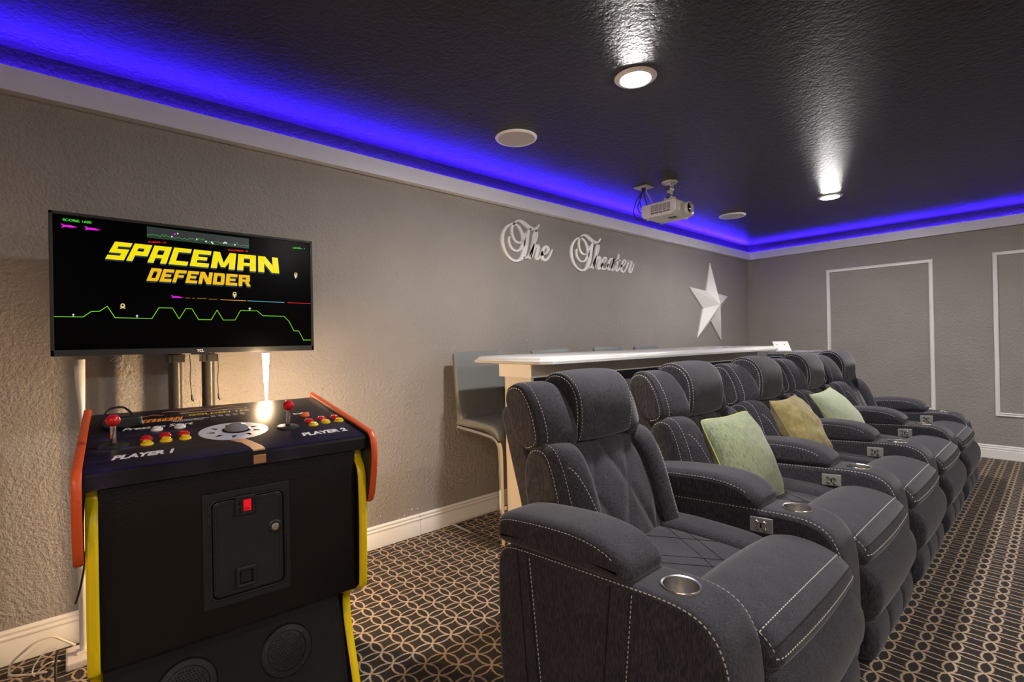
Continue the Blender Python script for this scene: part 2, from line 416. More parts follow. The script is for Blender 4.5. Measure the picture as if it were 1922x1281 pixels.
# projector hanging from the ceiling
def projector():
    t = empty('projector', (.735,3.485,2.17), 'off-white video projector hanging upside down from ceiling mount', 'projector')
    hx, hy, h = .15, .135, .108
    mb = MB(); prof = [(-hx,.03),(-hx+.012,.006),(-hx+.04,0),(hx-.05,0),(hx,.018),(hx,h-.012),(hx-.015,h),(-hx+.012,h),(-hx,h-.015)]
    mb.prism([(p[1],p[0]) for p in prof], 1, -hy, hy); mb.build('body', M_PROJ, t, smooth=35, bevel=.008, seg=3)
    # louvred vents on the side facing the room
    v = MB()
    for i in range(5):
        v.box((-.062+i*.034,-hy-.0015,.038),(-.033+i*.034,-hy+.002,.088)); v.box((-.062+i*.034,-hy-.0015,.022),(-.033+i*.034,-hy+.002,.032))
    vent = v.build('vent', mat('vent_dark', (.12,.105,.09), .6), t)
    lv = MB()
    for i in range(5):
        for j in range(6): lv.box((-.062+i*.034,-hy-.0028,.0405+j*.008),(-.033+i*.034,-hy-.001,.0435+j*.008))
    lv.build('louvres', M_PROJ, vent)
    MB().lathe([(.034,.148),(.047,.15),(.048,.172),(.042,.175),(.04,.16),(.002,.16)], (0,.03,.055), 28, 0).build('lens_collar', M_PROJ, t, smooth=40)
    MB().lathe([(.036,.158),(.036,.163),(.02,.17),(.002,.172)], (0,.03,.055), 24, 0).build('lens', M_BLACKG, t, smooth=60)
    MB().box((.02,-.03,-.004),(.08,.02,.001)).build('focus_window', M_BLACKP, t, bevel=.002)
    MB().box((hx-.002,.085,.04),(hx+.003,.12,.075)).build('sensor', M_BLACKG, t, bevel=.002)
    for (fx, fy) in ((-.11,-.1),(-.11,.1),(.1,.1)):
        MB().lathe([(.012,-.008),(.013,-.002),(.013,.003)], (fx,fy,0), 14).build('foot', M_PROJ, t, smooth=40)
    k = empty('projector_mount', (.776,3.457,CEIL), 'white articulated ceiling mount holding the projector', 'mount')
    MB().lathe([(.055,-.012),(.06,-.006),(.06,0)], seg=28).build('ceiling_plate', M_PROJ, k, smooth=40)
    MB().box((-.02,-.022,-.06),(.02,-.016,-.01)).build('yoke', M_PROJ, k, bevel=.002); MB().box((-.02,.016,-.06),(.02,.022,-.01)).build('yoke', M_PROJ, k, bevel=.002)
    MB().box((-.016,-.015,-.125),(.016,.015,-.04)).build('arm', M_PROJ, k, bevel=.003)
    MB().lathe([(.02,-.03),(.02,.03)], (0,0,-.05), 16, 1).build('pivot', M_STEEL, k, smooth=40)
    MB().lathe([(.02,-.03),(.02,.03)], (0,0,-.112), 16, 1).build('pivot', M_STEEL, k, smooth=40)
    MB().box((-.035,-.03,-.164),(.035,.03,-.118)).build('bracket', M_PROJ, k, bevel=.003)
    c = empty('cable_plate', (.574,3.411,CEIL), 'square white ceiling outlet plate with black projector cables', 'outlet plate')
    MB().box((-.058,-.058,-.007),(.058,.058,0)).build('plate', M_PROJ, c, bevel=.003)
    MB().lathe([(.017,-.03),(.017,-.006)], (0,0,0), 16).build('plug', M_CABB, c, smooth=40)
    B = lambda pts: [Vector(p) for p in pts]
    for pts in ([(0,0,-.02),(-.05,-.02,-.09),(-.075,-.03,-.17),(-.06,-.03,-.24),(-.01,-.02,-.262),(.03,.01,-.225)],
                [(-.01,.01,-.02),(-.035,0,-.09),(-.05,-.01,-.15),(-.03,-.01,-.2),(.015,0,-.205)],
                [(.005,-.01,-.02),(-.02,-.02,-.07),(-.02,-.02,-.14),(.0,-.01,-.195),(.016,.0,-.205)],
                [(0,0,-.03),(.005,.01,-.08),(.012,.03,-.16),(.02,.05,-.2)]):
        MB().tube(catmull(B(pts), 6), .0038, 7).build('cable', M_CABB, c, smooth=60)
    MB().tube(catmull(B([(.01,0,-.01),(.03,.01,-.06),(.05,.015,-.1),(.07,.02,-.15),(.09,.03,-.17)]), 6), .003, 7).build('cable', M_CABW, c, smooth=60)
projector()

# ================================================================== LEFT WALL DECOR
def zoomA(x, y): return on(935+x*.07807, 400+y*.07807, 0, .012)
def zoomB(x, y): return on(1065+x*.07027, 430+y*.07027, 0, .012)
T_STROKES = [
 ([(385,256),(300,272),(215,330),(152,420),(116,520),(108,640),(120,760),(155,880),(210,990),(290,1085),(375,1138),(450,1148),(530,1120),(592,1050),(638,920),(668,780),(690,640),(710,520),(735,440),(765,395)],
  [46,48,54,58,60,62,60,54,50,48,50,56,72,100,104,100,92,78,62,50]),
 ([(385,256),(430,205),(490,185),(560,207),(640,265),(720,330),(800,375),(870,388),(922,370),(955,330),(980,290)], [44,48,54,76,90,92,84,66,52,44,36]),
 ([(385,256),(348,310),(333,400),(340,500),(365,590),(410,668),(470,710),(525,712),(575,688)], [44,46,48,48,50,50,50,48,40]),
 ([(385,256),(450,288),(520,362),(565,450),(590,540),(600,640),(590,740),(560,830),(510,890),(440,912),(370,888),(310,820),(270,730),(258,650),(266,580)], [44,46,50,52,54,56,58,56,52,50,50,50,50,50,46]),
 ([(640,488),(642,560),(635,680),(615,800)], [34,38,44,40])]
H_STROKES = [
 ([(765,1080),(798,940),(828,800),(850,660),(872,520),(905,425)], [72,74,66,56,50,44]),
 ([(905,425),(938,490),(925,590),(882,720),(822,860),(762,980),(705,1058),(655,1078),(622,1078)], [44,42,40,42,44,46,46,44,44]),
 ([(800,1060),(850,905),(895,815),(945,785),(968,838),(948,940),(922,1040),(925,1100),(965,1104),(1012,1040),(1062,940)], [52,56,60,66,74,72,68,62,52,44,40])]
E_STROKE = [([(1040,1010),(1110,990),(1180,940),(1208,862),(1160,812),(1100,850),(1062,960),(1055,1060),(1092,1122),(1150,1130),(1212,1070),(1262,980),(1300,885)], [40,44,50,58,60,66,72,72,66,58,46,38,26])]
B_REST = [
 ([(900,960),(985,900),(1036,832),(1030,782),(985,770),(940,840),(915,940),(925,1040),(975,1080),(1032,1048),(1085,950)], [38,40,46,52,54,60,66,64,58,46,40]),
 ([(1230,815),(1175,800),(1122,860),(1087,970),(1086,1065),(1120,1088),(1172,1025),(1215,900),(1235,815)], [54,56,62,66,62,52,46,46,50]),
 ([(1235,815),(1198,960),(1182,1075),(1208,1108),(1252,1060),(1295,965)], [58,62,58,52,42,38]),
 ([(1370,688),(1350,800),(1320,950),(1302,1075),(1328,1118),(1382,1065),(1435,965)], [48,62,64,62,56,44,38]),
 ([(1290,838),(1345,830),(1400,848)], [38,40,36]),
 ([(1440,1010),(1500,970),(1550,900),(1542,842),(1500,838),(1460,920),(1435,1030),(1442,1115),(1490,1145),(1542,1105),(1592,1000),(1635,870)], [38,40,46,50,52,58,64,62,56,46,42,44]),
 ([(1635,845),(1655,882),(1712,880),(1692,960),(1655,1080),(1652,1145),(1690,1158),(1732,1070),(1782,930)], [40,46,56,60,62,58,48,38,24])]
def lettering(name, strokes, fn, label, x0=.0005, x1=.015):
    mb = MB()
    for pts, ws in strokes:
        P = catmull([(p[0],p[1],0) for p in pts], 5); Ws = [w.x for w in catmull([(w,0,0) for w in ws], 5)]
        Lf, Rg = [], []
        n = len(P)
        for i in range(n):
            t = (P[min(i+1,n-1)]-P[max(i-1,0)]).normalized(); q = Vector((-t.y,t.x,0)); w = Ws[i]/2
            Lf.append(P[i]+q*w); Rg.append(P[i]-q*w)
        def cap(c, a, sgn):
            out = []
            r = a-c
            for k in range(1,5):
                w = sgn*math.pi*k/5; out.append(c+Vector((r.x*math.cos(w)-r.y*math.sin(w), r.x*math.sin(w)+r.y*math.cos(w), 0)))
            return out
        # strip of quads, front and back, with side walls
        rows = list(zip(Lf, Rg)); vs = []; fs = []
        for a, b in rows:
            for p in (a, b):
                q = fn(p.x, p.y)
                vs.append((x1, q.y, q.z)); vs.append((x0, q.y, q.z))
        for i in range(n-1):
            a = i*4; c = a+4
            fs += [(a,a+2,c+2,c),(a+1,c+1,c+3,a+3),(a,c,c+1,a+1),(a+2,a+3,c+3,c+2)]
        fs += [(0,1,3,2),((n-1)*4,(n-1)*4+2,(n-1)*4+3,(n-1)*4+1)]
        mb.add(vs, fs)
        for (c, a, b) in ((P[0], Lf[0], Rg[0]), (P[-1], Rg[-1], Lf[-1])):
            fan = [a]+cap(c, a, 1)+[b]
            w = [fn(p.x, p.y) for p in fan]; k = len(w)
            mb.add([(x1,q.y,q.z) for q in w]+[(x0,q.y,q.z) for q in w], [tuple(range(k)), tuple(range(2*k-1,k-1,-1))]+[(i,k+i,k+i+1,i+1) for i in range(k-1)])
    return tag(mb.build(name, M_WHITE), label, 'wall lettering')
lettering('wall_word', T_STROKES+H_STROKES+E_STROKE, zoomA, 'white cut-out script word "The" on the taupe wall')
toB = lambda st: [([(105+(p[0]-108)*.885, 235+(p[1]-258)*.9775) for p in pts], [w*.9 for w in ws]) for pts, ws in st]
lettering('wall_word', toB(T_STROKES+H_STROKES)+[(p_, [w*.88 for w in ws_]) for p_, ws_ in B_REST], zoomB, 'white cut-out script word "Theater" on the taupe wall')
def star():
    tips = [(5.652,2.122),(6.103,1.745),(5.906,1.195),(5.317,1.239),(5.159,1.807)]
    cy = sum(t[0] for t in tips)/5; cz = sum(t[1] for t in tips)/5
    inn = []
    for i in range(5):
        a, b = tips[i], tips[(i+1)%5]; my, mz = (a[0]+b[0])/2-cy, (a[1]+b[1])/2-cz
        L = math.hypot(my, mz); inn.append((cy+my/L*.19, cz+mz/L*.19))
    loop = []
    for i in range(5): loop += [tips[i], inn[i]]
    o = empty('barn_star', (.002,cy,cz), 'large white folded-metal five-pointed star on the wall', 'wall star')
    ap = (.135, 0, .0)
    for i in range(10):
        a, b = loop[i], loop[(i+1)%10]; A = (a[0]-cy, a[1]-cz); B = (b[0]-cy, b[1]-cz)
        t1 = .006 if i%2 == 0 else .02; t2 = .006 if i%2 else .02
        MB().add([ap,(t1,*A),(t2,*B),(0,*A),(0,*B),(.0,0,0)], [(0,1,2),(1,3,4,2),(0,2,4,5),(0,5,3,1),(3,5,4)]).build('facet', M_WHITE, o)
star()

# ================================================================== TELEVISION AND ITS STAND
XT = .30                                      # plane of the screen
def tv():
    y0, y1, z0, z1 = -.059, .896, 1.205, 1.746
    t = empty('television', (XT,(y0+y1)/2,z0), 'flat black television showing the yellow SPACEMAN DEFENDER title screen', 'television')
    cy = (y0+y1)/2
    L = lambda y, z, dx=0: (dx, y-cy, z-z0)
    MB().box((-.055,y0-cy+.004,.004),(-.006,y1-cy-.004,z1-z0-.004)).box((-.085,-.32,.06),(-.055,.32,.38)).build('back_case', M_BLACKP, t, bevel=.004)
    b = .011
    fr = MB()
    fr.box((-.012,y0-cy,0),(.004,y1-cy,.024)); fr.box((-.012,y0-cy,z1-z0-b),(.004,y1-cy,z1-z0)); fr.box((-.012,y0-cy,0),(.004,y0-cy+b,z1-z0)); fr.box((-.012,y1-cy-b,0),(.004,y1-cy,z1-z0))
    fr.build('bezel', M_BLACKP, t, bevel=.0015)
    MB().box((-.01,y0-cy+.005,.005),(.0,y1-cy-.005,z1-z0-.005)).build('screen', mat('screen_glass', (.001,.001,.0012), .22, spec=.06), t)
    MB().box((-.004,-.04,-.006),(.004,.022,.003)).build('chin', M_BLACKP, t, bevel=.001)
    # ---- picture on the screen: thin lit shapes lying on the glass
    k = .28888
    def sp(x, y): q = on(70+x*k, 370+y*k, 0, XT); return (q.y-cy, q.z-z0)
    E0 = .0006
    def poly(name, groups, col, s=1.0, dx=E0):
        mb = MB()
        for g in groups:
            n = len(g); mb.add([(dx,*p) for p in g], [tuple(range(n))])
        return mb.build(name, glow('screen_'+name, col, s), t)
    def polys(name, many, col, s=1.0, dx=E0):
        for g in many: poly(name, g, col, s, dx)
    def line(pts, w):
        out = []
        for a, b in zip(pts, pts[1:]):
            d = math.hypot(b[0]-a[0], b[1]-a[1]) or 1; nx, ny = -(b[1]-a[1])/d*w, (b[0]-a[0])/d*w
            ex, ey = (b[0]-a[0])/d*w*.6, (b[1]-a[1])/d*w*.6
            out.append([(a[0]-ex+nx,a[1]-ey+ny),(a[0]-ex-nx,a[1]-ey-ny),(b[0]+ex-nx,b[1]+ey-ny),(b[0]+ex+nx,b[1]+ey+ny)])
        return out
    terr = [(105,778),(298,780),(350,745),(405,743),(455,710),(505,785),(745,790),(790,720),(878,722),(922,793),(965,726),(1005,727),(1048,797),(1130,798),(1168,735),(1208,800),(1285,800),(1320,738),(1428,740),(1465,772),(1602,776),(1635,808),(1667,870),(1698,871),(1730,930),(1776,930)]
    poly('terrain_line', line([sp(*p) for p in terr], .0011), (.22,.75,.01), 1.0)
    # radar box
    q = [sp(713,193), sp(1372,273), sp(1374,335), sp(714,262)]
    poly('radar_box', [q], (.028,.028,.034), 1.0)
    poly('radar_frame', line(q+[q[0]], .0006), (.01,.12,.01), 1.0, E0*1.5)
    rnd = random.Random(3); rp = []
    for i in range(61):
        u = i/60; x = 714+660*u; base = 245+72*u; rp.append(sp(x, base+rnd.choice((-14,-8,0,6,-4,3))*(1 if i%2 else -.6)))
    poly('radar_line', line(rp, .0005), (.03,.6,.02), 1.0, E0*2)
    dots = [(893,242),(912,239),(874,258),(1036,275),(1096,290),(1133,295),(1140,302),(1212,300),(1220,296),(1228,300),(1283,312)]
    polys('radar_dot', [[[sp(x-4,y-5), sp(x+4,y-4), sp(x+4,y+5), sp(x-4,y+4)]] for x, y in dots[1:]], (.8,.8,.8), 1.0, E0*2.5)
    poly('radar_ship', [[sp(887,236), sp(899,238), sp(899,247), sp(887,245)]], (.75,.01,.7), 1.0, E0*2.5)
    # ships
    ship = lambda x, y, s, sl: [[sp(x,y-8*s), sp(x+30*s,y+4*s), sp(x+28*s,y+16*s+sl*.2), sp(x+6*s,y+22*s), sp(x+14*s,y+8*s)], [sp(x+26*s,y+3*s), sp(x+70*s,y+4*s+sl*.6), sp(x+112*s,y+16*s+sl), sp(x+70*s,y+18*s+sl*.7), sp(x+26*s,y+16*s)]]
    polys('ship', [ship(150,178,1,4), ship(303,195,1,6), ship(867,642,.76,2)], (.75,.008,.68), 1.0)
    def laser(nm, segs, col): polys(nm, [line([sp(*a), sp(*b)], .0011) for a, b in segs], col)
    laser('laser_brown', [((962,656),(992,658)),((1006,658),(1022,659)),((1038,659),(1098,661)),((1114,664),(1166,666))], (.35,.14,.01))
    laser('laser_orange', [((1190,668),(1356,675))], (.75,.33,.01)); laser('laser_teal', [((1366,675),(1604,686))], (.12,.5,.55)); laser('laser_red', [((1626,687),(1776,693))], (.75,.01,.01))
    def ringpoly(x, y, rx, ry):
        o = [sp(x+rx*math.cos(a*math.pi/6), y+ry*math.sin(a*math.pi/6)) for a in range(12)]
        i = [sp(x+rx*.5*math.cos(a*math.pi/6), y+ry*.5*math.sin(a*math.pi/6)) for a in range(12)]
        return [[o[a], o[(a+1)%12], i[(a+1)%12], i[a]] for a in range(12)]
    al = []
    for x, y, r in ((555,705,15),(1282,627,12),(1679,500,10)):
        al.append(ringpoly(x, y, r, r*.85)+line([sp(x-r,y+r*1.35), sp(x+r,y+r*.6)], .0012)+line([sp(x+r,y+r*1.35), sp(x-r,y+r*.6)], .0012))
    polys('alien', al, (.78,.6,.2))
    men = []
    for x, y in ((234,768),(648,775),(1380,728),(1282,648),(1679,520)):
        men += [[[sp(x-3,y-9),sp(x+3,y-9),sp(x+3,y+9),sp(x-3,y+9)],[sp(x-8,y-4),sp(x+8,y-4),sp(x+8,y),sp(x-8,y)]]]
    polys('spaceman', men, (.55,.75,.8))
    # chunky slanted title letters
    a, b, w = .27, .24, .82
    R_ = lambda x0, y0_, x1_, y1_: [(x0,y0_),(x1_,y0_),(x1_,y1_),(x0,y1_)]
    G = {
     'S': [R_(0,1-b,w,1), R_(0,.5-b/2,a,1), R_(0,.5-b/2,w,.5+b/2), R_(w-a,0,w,.5+b/2), R_(0,0,w,b)],
     'P': [R_(0,0,a,1), R_(0,1-b,w,1), R_(w-a,.34,w,1), R_(0,.34,w,.34+b)],
     'A': [R_(0,0,a,1), R_(w-a,0,w,1), R_(0,1-b,w,1), R_(0,.3,w,.3+b*.8)],
     'C': [R_(0,0,a,1), R_(0,1-b,w,1), R_(0,0,w,b)],
     'E': [R_(0,0,a,1), R_(0,1-b,w,1), R_(0,.5-b*.4,w*.85,.5+b*.4), R_(0,0,w,b)],
     'F': [R_(0,0,a,1), R_(0,1-b,w,1), R_(0,.5-b*.4,w*.85,.5+b*.4)],
     'M': [R_(0,0,a,1), R_(1.05-a,0,1.05,1), [(0,1),(a*1.1,1),(.62,.1),(.44,.1)], [(1.05,1),(1.05-a*1.1,1),(.44,.1),(.62,.1)]],
     'N': [R_(0,0,a,1), R_(w+.1-a,0,w+.1,1), [(0,1),(a*1.2,1),(w+.1,0),(w+.1-a*1.2,0)]],
     'D': [R_(0,0,a,1), R_(w-a,.08,w,.92), R_(0,1-b,w-.06,1), R_(0,0,w-.06,b)],
     'R': [R_(0,0,a,1), R_(0,1-b,w,1), R_(w-a,.45,w,1), R_(0,.40,w-.04,.40+b*.8), [(w-a-.14,.45),(w-.14,.45),(w+.06,0),(w-a+.06,0)]]}
    wid = {'M':1.05, 'N':.92}
    def title(word, TL, TR, BR, BL, name, col, shadow):
        tot = sum(wid.get(c, w) for c in word)+.10*(len(word)-1); x = 0; gs = []
        def mp(u, v):
            u /= tot
            top = (TL[0]+(TR[0]-TL[0])*u, TL[1]+(TR[1]-TL[1])*u); bot = (BL[0]+(BR[0]-BL[0])*u, BL[1]+(BR[1]-BL[1])*u)
            return (bot[0]+(top[0]-bot[0])*v, bot[1]+(top[1]-bot[1])*v)
        for c in word:
            gs.append([[mp(x+p[0], p[1]) for p in g] for g in G[c]])
            x += wid.get(c, w)+.10
        polys(name, [[[sp(*p) for p in g] for g in L_] for L_ in gs], col, 1.0, E0*3)
        polys(shadow, [[[sp(p[0]-2, p[1]+10) for p in g] for g in L_] for L_ in gs], (.012,.03,.05), 1.0, E0*2)
    title('SPACEMAN', (505,290), (1562,396), (1572,498), (440,402), 'spaceman_letter', (.9,.75,.004), 'spaceman_shadow')
    title('DEFENDER', (742,462), (1380,510), (1382,582), (708,545), 'defender_letter', (.85,.5,.006), 'defender_shadow')
    def txt(body, x, y, x2, y2, col, nm, h):
        p = Vector(sp(x,y)); q2 = Vector(sp(x2,y2)); me = text_mesh(body, 1, 0, .02, 0, glow('screen_'+nm, col, 1.0))
        wmax = max(v.co.x for v in me.vertices); s = (q2-p).length/wmax; hh = h/ .7
        ang = math.atan2(q2.y-p.y, q2.x-p.x)
        for v in me.vertices:
            lx, ly = v.co.x*s, v.co.y*hh
            v.co = (E0*2, p.x+lx*math.cos(ang)-ly*math.sin(ang), p.y+lx*math.sin(ang)+ly*math.cos(ang))
        o = bpy.data.objects.new('screen_lettering', me); link(o, t)
    txt('SCORE: 1600', 164, 153, 352, 174, (.06,.75,.03), 'green_text', .0085)
    txt('LEVEL: 1', 1660, 334, 1736, 341, (.06,.75,.03), 'green_text', .0065)
    txt('ALIENS: 10', 718, 296, 836, 302, (.75,.01,.01), 'red_text', .0065)
    txt('SPACEMEN: 10', 1238, 350, 1368, 358, (.75,.01,.01), 'red_text', .0065)
    me = text_mesh('TCL', .014, 0, .0006, .0004, M_PRINTW)
    for v in me.vertices: v.co = (.0046+v.co.z, v.co.x-.018, .006+v.co.y)
    link(bpy.data.objects.new('brand_lettering', me), t)
tv()
def tv_stand():
    t = empty('tv_stand', (.17,.4,0), 'dark twin-pole stand carrying the television behind the arcade cabinet', 'tv stand')
    for y in (-.062, .064):
        MB().tube([(0,y,.03),(0,y,1.36)], .026, 20).build('pole', M_DARKM, t, smooth=50)
        MB().box((-.03,y-.03,1.165),(.04,y+.034,1.2)).build('clamp', M_DARKM, t, bevel=.003)
        MB().box((.027,y-.02,1.205),(.034,y+.02,1.62)).build('rail', M_DARKM, t, bevel=.002)
    MB().box((-.16,-.27,0),(.2,.27,.03)).build('base', M_DARKM, t, bevel=.006)
    MB().box((-.012,-.25,1.3),(.03,.25,1.36)).build('crossbar', M_DARKM, t, bevel=.003)
    for n, (u0, v0, u1, v1) in enumerate(((355,664,360,748),(408,664,410,745))):
        a = on(u0,v0,0,.24); b = on(u1,v1,0,.24)
        pts = [a, a.lerp(b,.3)+Vector((0,.003,0)), a.lerp(b,.6)-Vector((0,.002,0)), a.lerp(b,.85), b]
        c = tag(MB().tube(catmull(pts,4), .0016, 6).build('dangling_cable', M_CABB, smooth=60), 'thin black cable dangling below the television, %s one' % ('left','right')[n], 'cable', 'cables below the television')
        MB().tube([b+Vector((0,0,.016)), b+Vector((0,.002,-.006)), b+Vector((0,.008,-.014))], [.003,.005,.0035], 8).build('plug', M_CABB, c)
    k = .1413
    pts = [on(204+x,668+y,0,.24) for x, y in ((24,-3),(18,5),(6,14),(2,12),(10,4),(22,-1),(24,7),(14,14),(8,13),(16,3),(20,-3))]
    tag(MB().tube(catmull(pts,5), .0018, 6).build('cable_bundle', M_CABB, smooth=60), 'looped bundle of black cable under left half of television', 'cable')
tv_stand()
# slim white floor lamps on both sides of the stand
def floor_lamp(x, y, lit, label):
    t = empty('floor_lamp', (x,y,0), label, 'floor lamp', 'slim white floor lamps')
    st = [(.035,.014,0),(.2,.0145,0),(.4,.013,-.002),(.6,.008,0),(.8,.0045,.004),(.88,.0045,.005),(.98,.0095,.005),(1.1,.0155,.001),(1.19,.0175,0)]
    if lit: st = [(.035,.02,0),(.3,.016,0),(.6,.009,0),(.85,.0035,0),(.97,.003,0),(1.03,.006,0),(1.1,.010,0),(1.196,.015,0)]
    vs = []; fs = []
    pts = catmull([(a,b,c) for a, b, c in st], 5)
    for p in pts:
        z, hw, dy = p
        for k in range(12):
            w = 2*math.pi*k/12; vs.append((.012*math.cos(w), dy+hw*math.sin(w), z))
    m_ = len(pts)
    fs = [(i*12+k, i*12+(k+1)%12, (i+1)*12+(k+1)%12, (i+1)*12+k) for i in range(m_-1) for k in range(12)]
    fs += [tuple(range(11,-1,-1)), tuple(range((m_-1)*12, m_*12))]
    MB().add(vs, fs).build('diffuser' if lit else 'column', M_FLAMP if lit else M_LAMPW, t, smooth=60)
    if not lit:
        MB().box((-.075,-.055,.0),(.07,.07,.03)).build('base', M_LAMPW, t, bevel=.006)
        MB().box((-.02,-.024,.029),(.02,.026,.038)).build('socket', M_LAMPW, t, bevel=.003)
    else:
        MB().lathe([(.1,0),(.1,.02),(.02,.036),(.0,.036)], (0,0,0), 28).build('base', M_LAMPW, t, smooth=40)
floor_lamp(.17, .022, False, 'slim white waisted floor lamp, unlit, left of arcade cabinet')
floor_lamp(.37, .655, True, 'slim waisted floor lamp glowing warm behind right half of arcade cabinet')
def floor_cables():
    k = .1413
    def tr(pts, x):
        out = []
        for a, b in pts:
            q = on(a*k, 1100+b*k, 0, x)
            if q.z < .004: q = on(a*k, 1100+b*k, 2, .004)
            out.append(q)
        return catmull(out, 5)
    tag(MB().tube(tr([(1000,790),(850,730),(720,680),(600,700),(450,770),(300,890),(170,1010),(125,1120),(140,1190),(250,1195),(450,1175),(620,1150)], .1), .0042, 8).build('power_cable', M_CABW, smooth=60), 'thick cream cable arching in a loop by the left baseboard', 'cable')
    tag(MB().tube(tr([(760,825),(650,850),(560,920),(490,1010),(440,1100),(430,1180),(460,1205)], .16), .0024, 8).build('power_cable', M_CABW, smooth=60), 'thin grey cable curling on carpet beside lamp base', 'cable')
    tag(MB().tube(tr([(800,1000),(700,1010),(600,1055),(520,1130),(490,1165)], .2), .0024, 8).build('power_cable', M_CABW, smooth=60), 'short white cable lying in front of the lamp base', 'cable')
    tag(MB().tube([on(775*k,1100+870*k,0,.25), on(745*k,1100+960*k,0,.26), on(738*k,1100+1100*k,0,.28), on(742*k,1281,0,.3)], .004, 8).build('power_cable', M_CABB, smooth=60), 'black cable hanging across the white lamp base', 'cable')
    tag(MB().tube(catmull([on(165,985,0,.24), on(160,1050,0,.24), on(152,1100,0,.24), on(142,1134,0,.24)],5), .004, 8).build('power_cable', M_CABB, smooth=60), 'black cable end hanging beside the white floor lamp', 'cable')
floor_cables()

# ================================================================== ARCADE CABINET
def arcade():
    th = .0522
    t = empty('arcade_cabinet', (1.1425,.0157,0), 'black two-player pedestal arcade cabinet with orange and yellow edges', 'arcade machine', rz=math.pi/2-th)
    PW, ZF, KB = .74, .9154, (.9986-.9154)/.6228          # panel width, front height, slope
    top = lambda u, v, h=0: Vector((u, v, ZF+KB*v+h))
    # ---- control panel
    pr = [(0,.872),(0,.905),(.004,.9125),(.012,.9154+KB*.012),(.6228,.9986),(.6228,.90),(.03,.862)]
    cp = MB().prism(pr, 0, 0, PW).build('control_panel', M_PANEL, t, smooth=30)
    # side boards of the panel, orange moulding round their edge
    sprof = [(.64,.90),(.64,1.002),(.62,1.008),(.3,.9154+KB*.3+.012),(.03,.9154+.016),(-.008,.92),(-.026,.895),(-.031,.84),(-.02,.77),(-.002,.71),(.02,.685),(.05,.71),(.1,.82)]
    for u0, u1 in ((-.021,-.0005),(PW+.0005,PW+.021)):
        mb = MB().prism(sprof, 0, u0+.003, u1-.003); sb = mb.build('panel_side', M_BLACKP, t)
        pts = catmull([(0,*p) for p in sprof], 3, True); n = len(pts); vs = []; cu = (u0+u1)/2; hw = (u1-u0)/2
        ring = []
        for i, p in enumerate(pts):
            tn = (pts[(i+1)%n]-pts[i-1]).normalized(); nn = Vector((0,tn.z,-tn.y))
            for s_, o_ in ((-1,-.003),(-1,.002),(-.5,.005),(.5,.005),(1,.002),(1,-.003)):
                q = p + nn*(-o_ if False else o_); ring.append((cu+hw*s_, q.y, q.z))
        # outward orientation check through polygon area
        ar = sum(pts[i].y*pts[(i+1)%n].z-pts[(i+1)%n].y*pts[i].z for i in range(n))
        if ar < 0:
            ring = []
            for i, p in enumerate(pts):
                tn = (pts[(i+1)%n]-pts[i-1]).normalized(); nn = Vector((0,-tn.z,tn.y))
                for s_, o_ in ((-1,-.003),(-1,.002),(-.5,.005),(.5,.005),(1,.002),(1,-.003)):
                    q = p + nn*o_; ring.append((cu+hw*s_, q.y, q.z))
        fs = [(i*6+k, i*6+(k+1)%6, ((i+1)%n)*6+(k+1)%6, ((i+1)%n)*6+k) for i in range(n) for k in range(6)]
        MB().add(ring, fs).build('edge_moulding', M_ORANGE, sb, smooth=40)
    # ---- pedestal: two shaped side boards with yellow moulding, panels between them
    side = [(.055,.865),(.052,.835),(.022,.80),(.012,.74),(.010,.60),(.018,.42),(.03,.395),(.06,.375),(.13,.345),(.17,.315),(.185,.28),(.17,.2),(.10,.03),(.10,0),(.56,0),(.56,.865)]
    for u0, u1 in ((.002,.028),(PW-.03,PW-.004)):
        sb = MB().prism(side, 0, u0+.002, u1-.002).build('side_board', M_BLACK, t)
        pts = catmull([(0,*p) for p in side[:14]], 4); n = len(pts); ring = []; cu = (u0+u1)/2; hw = (u1-u0)/2
        for i, p in enumerate(pts):
            tn = (pts[min(i+1,n-1)]-pts[max(i-1,0)]).normalized(); nn = Vector((0, tn.z, -tn.y))
            if nn.y > 0: nn = -nn
            for s_, o_ in ((-1,-.004),(-1,.002),(-.55,.006),(.55,.006),(1,.002),(1,-.004)):
                q = p+nn*o_; ring.append((cu+hw*s_, q.y, q.z))
        fs = [(i*6+k, i*6+(k+1)%6, (i+1)*6+(k+1)%6, (i+1)*6+k) for i in range(n-1) for k in range(6)]+[(0,1,2,3,4,5),tuple((n-1)*6+k for k in range(5,-1,-1))]
        MB().add(ring, fs).build('edge_moulding', M_YELLOW, sb, smooth=40)
    U0, U1 = .0275, PW-.0295
    MB().box((U0,.045,.385),(U1,.06,.88)).build('front_panel', M_BLACK, t, bevel=.002)
    MB().add([(U0,.045,.384),(U1,.045,.384),(U1,.2,.30),(U0,.2,.30),(U0,.06,.392),(U1,.06,.392),(U1,.215,.31),(U0,.215,.31)], [(0,1,2,3),(7,6,5,4),(0,4,5,1),(2,6,7,3),(1,5,6,2),(0,3,7,4)]).build('ledge_panel', M_BLACK, t)
    LP = lambda u, z, o=0: Vector((u, .215-(.30-z)*.33-o*.95, z+o*.3))
    MB().add([LP(U0,.31),LP(U1,.31),LP(U1,.0),LP(U0,.0),LP(U0,.31,-.012),LP(U1,.31,-.012),LP(U1,0,-.012),LP(U0,0,-.012)], [(0,1,2,3),(7,6,5,4),(0,4,5,1),(2,6,7,3),(1,5,6,2),(0,3,7,4)]).build('lower_panel', M_BLACK, t)
    MB().box((U0,.545,.01),(U1,.558,.87)).build('back_panel', M_BLACK, t)
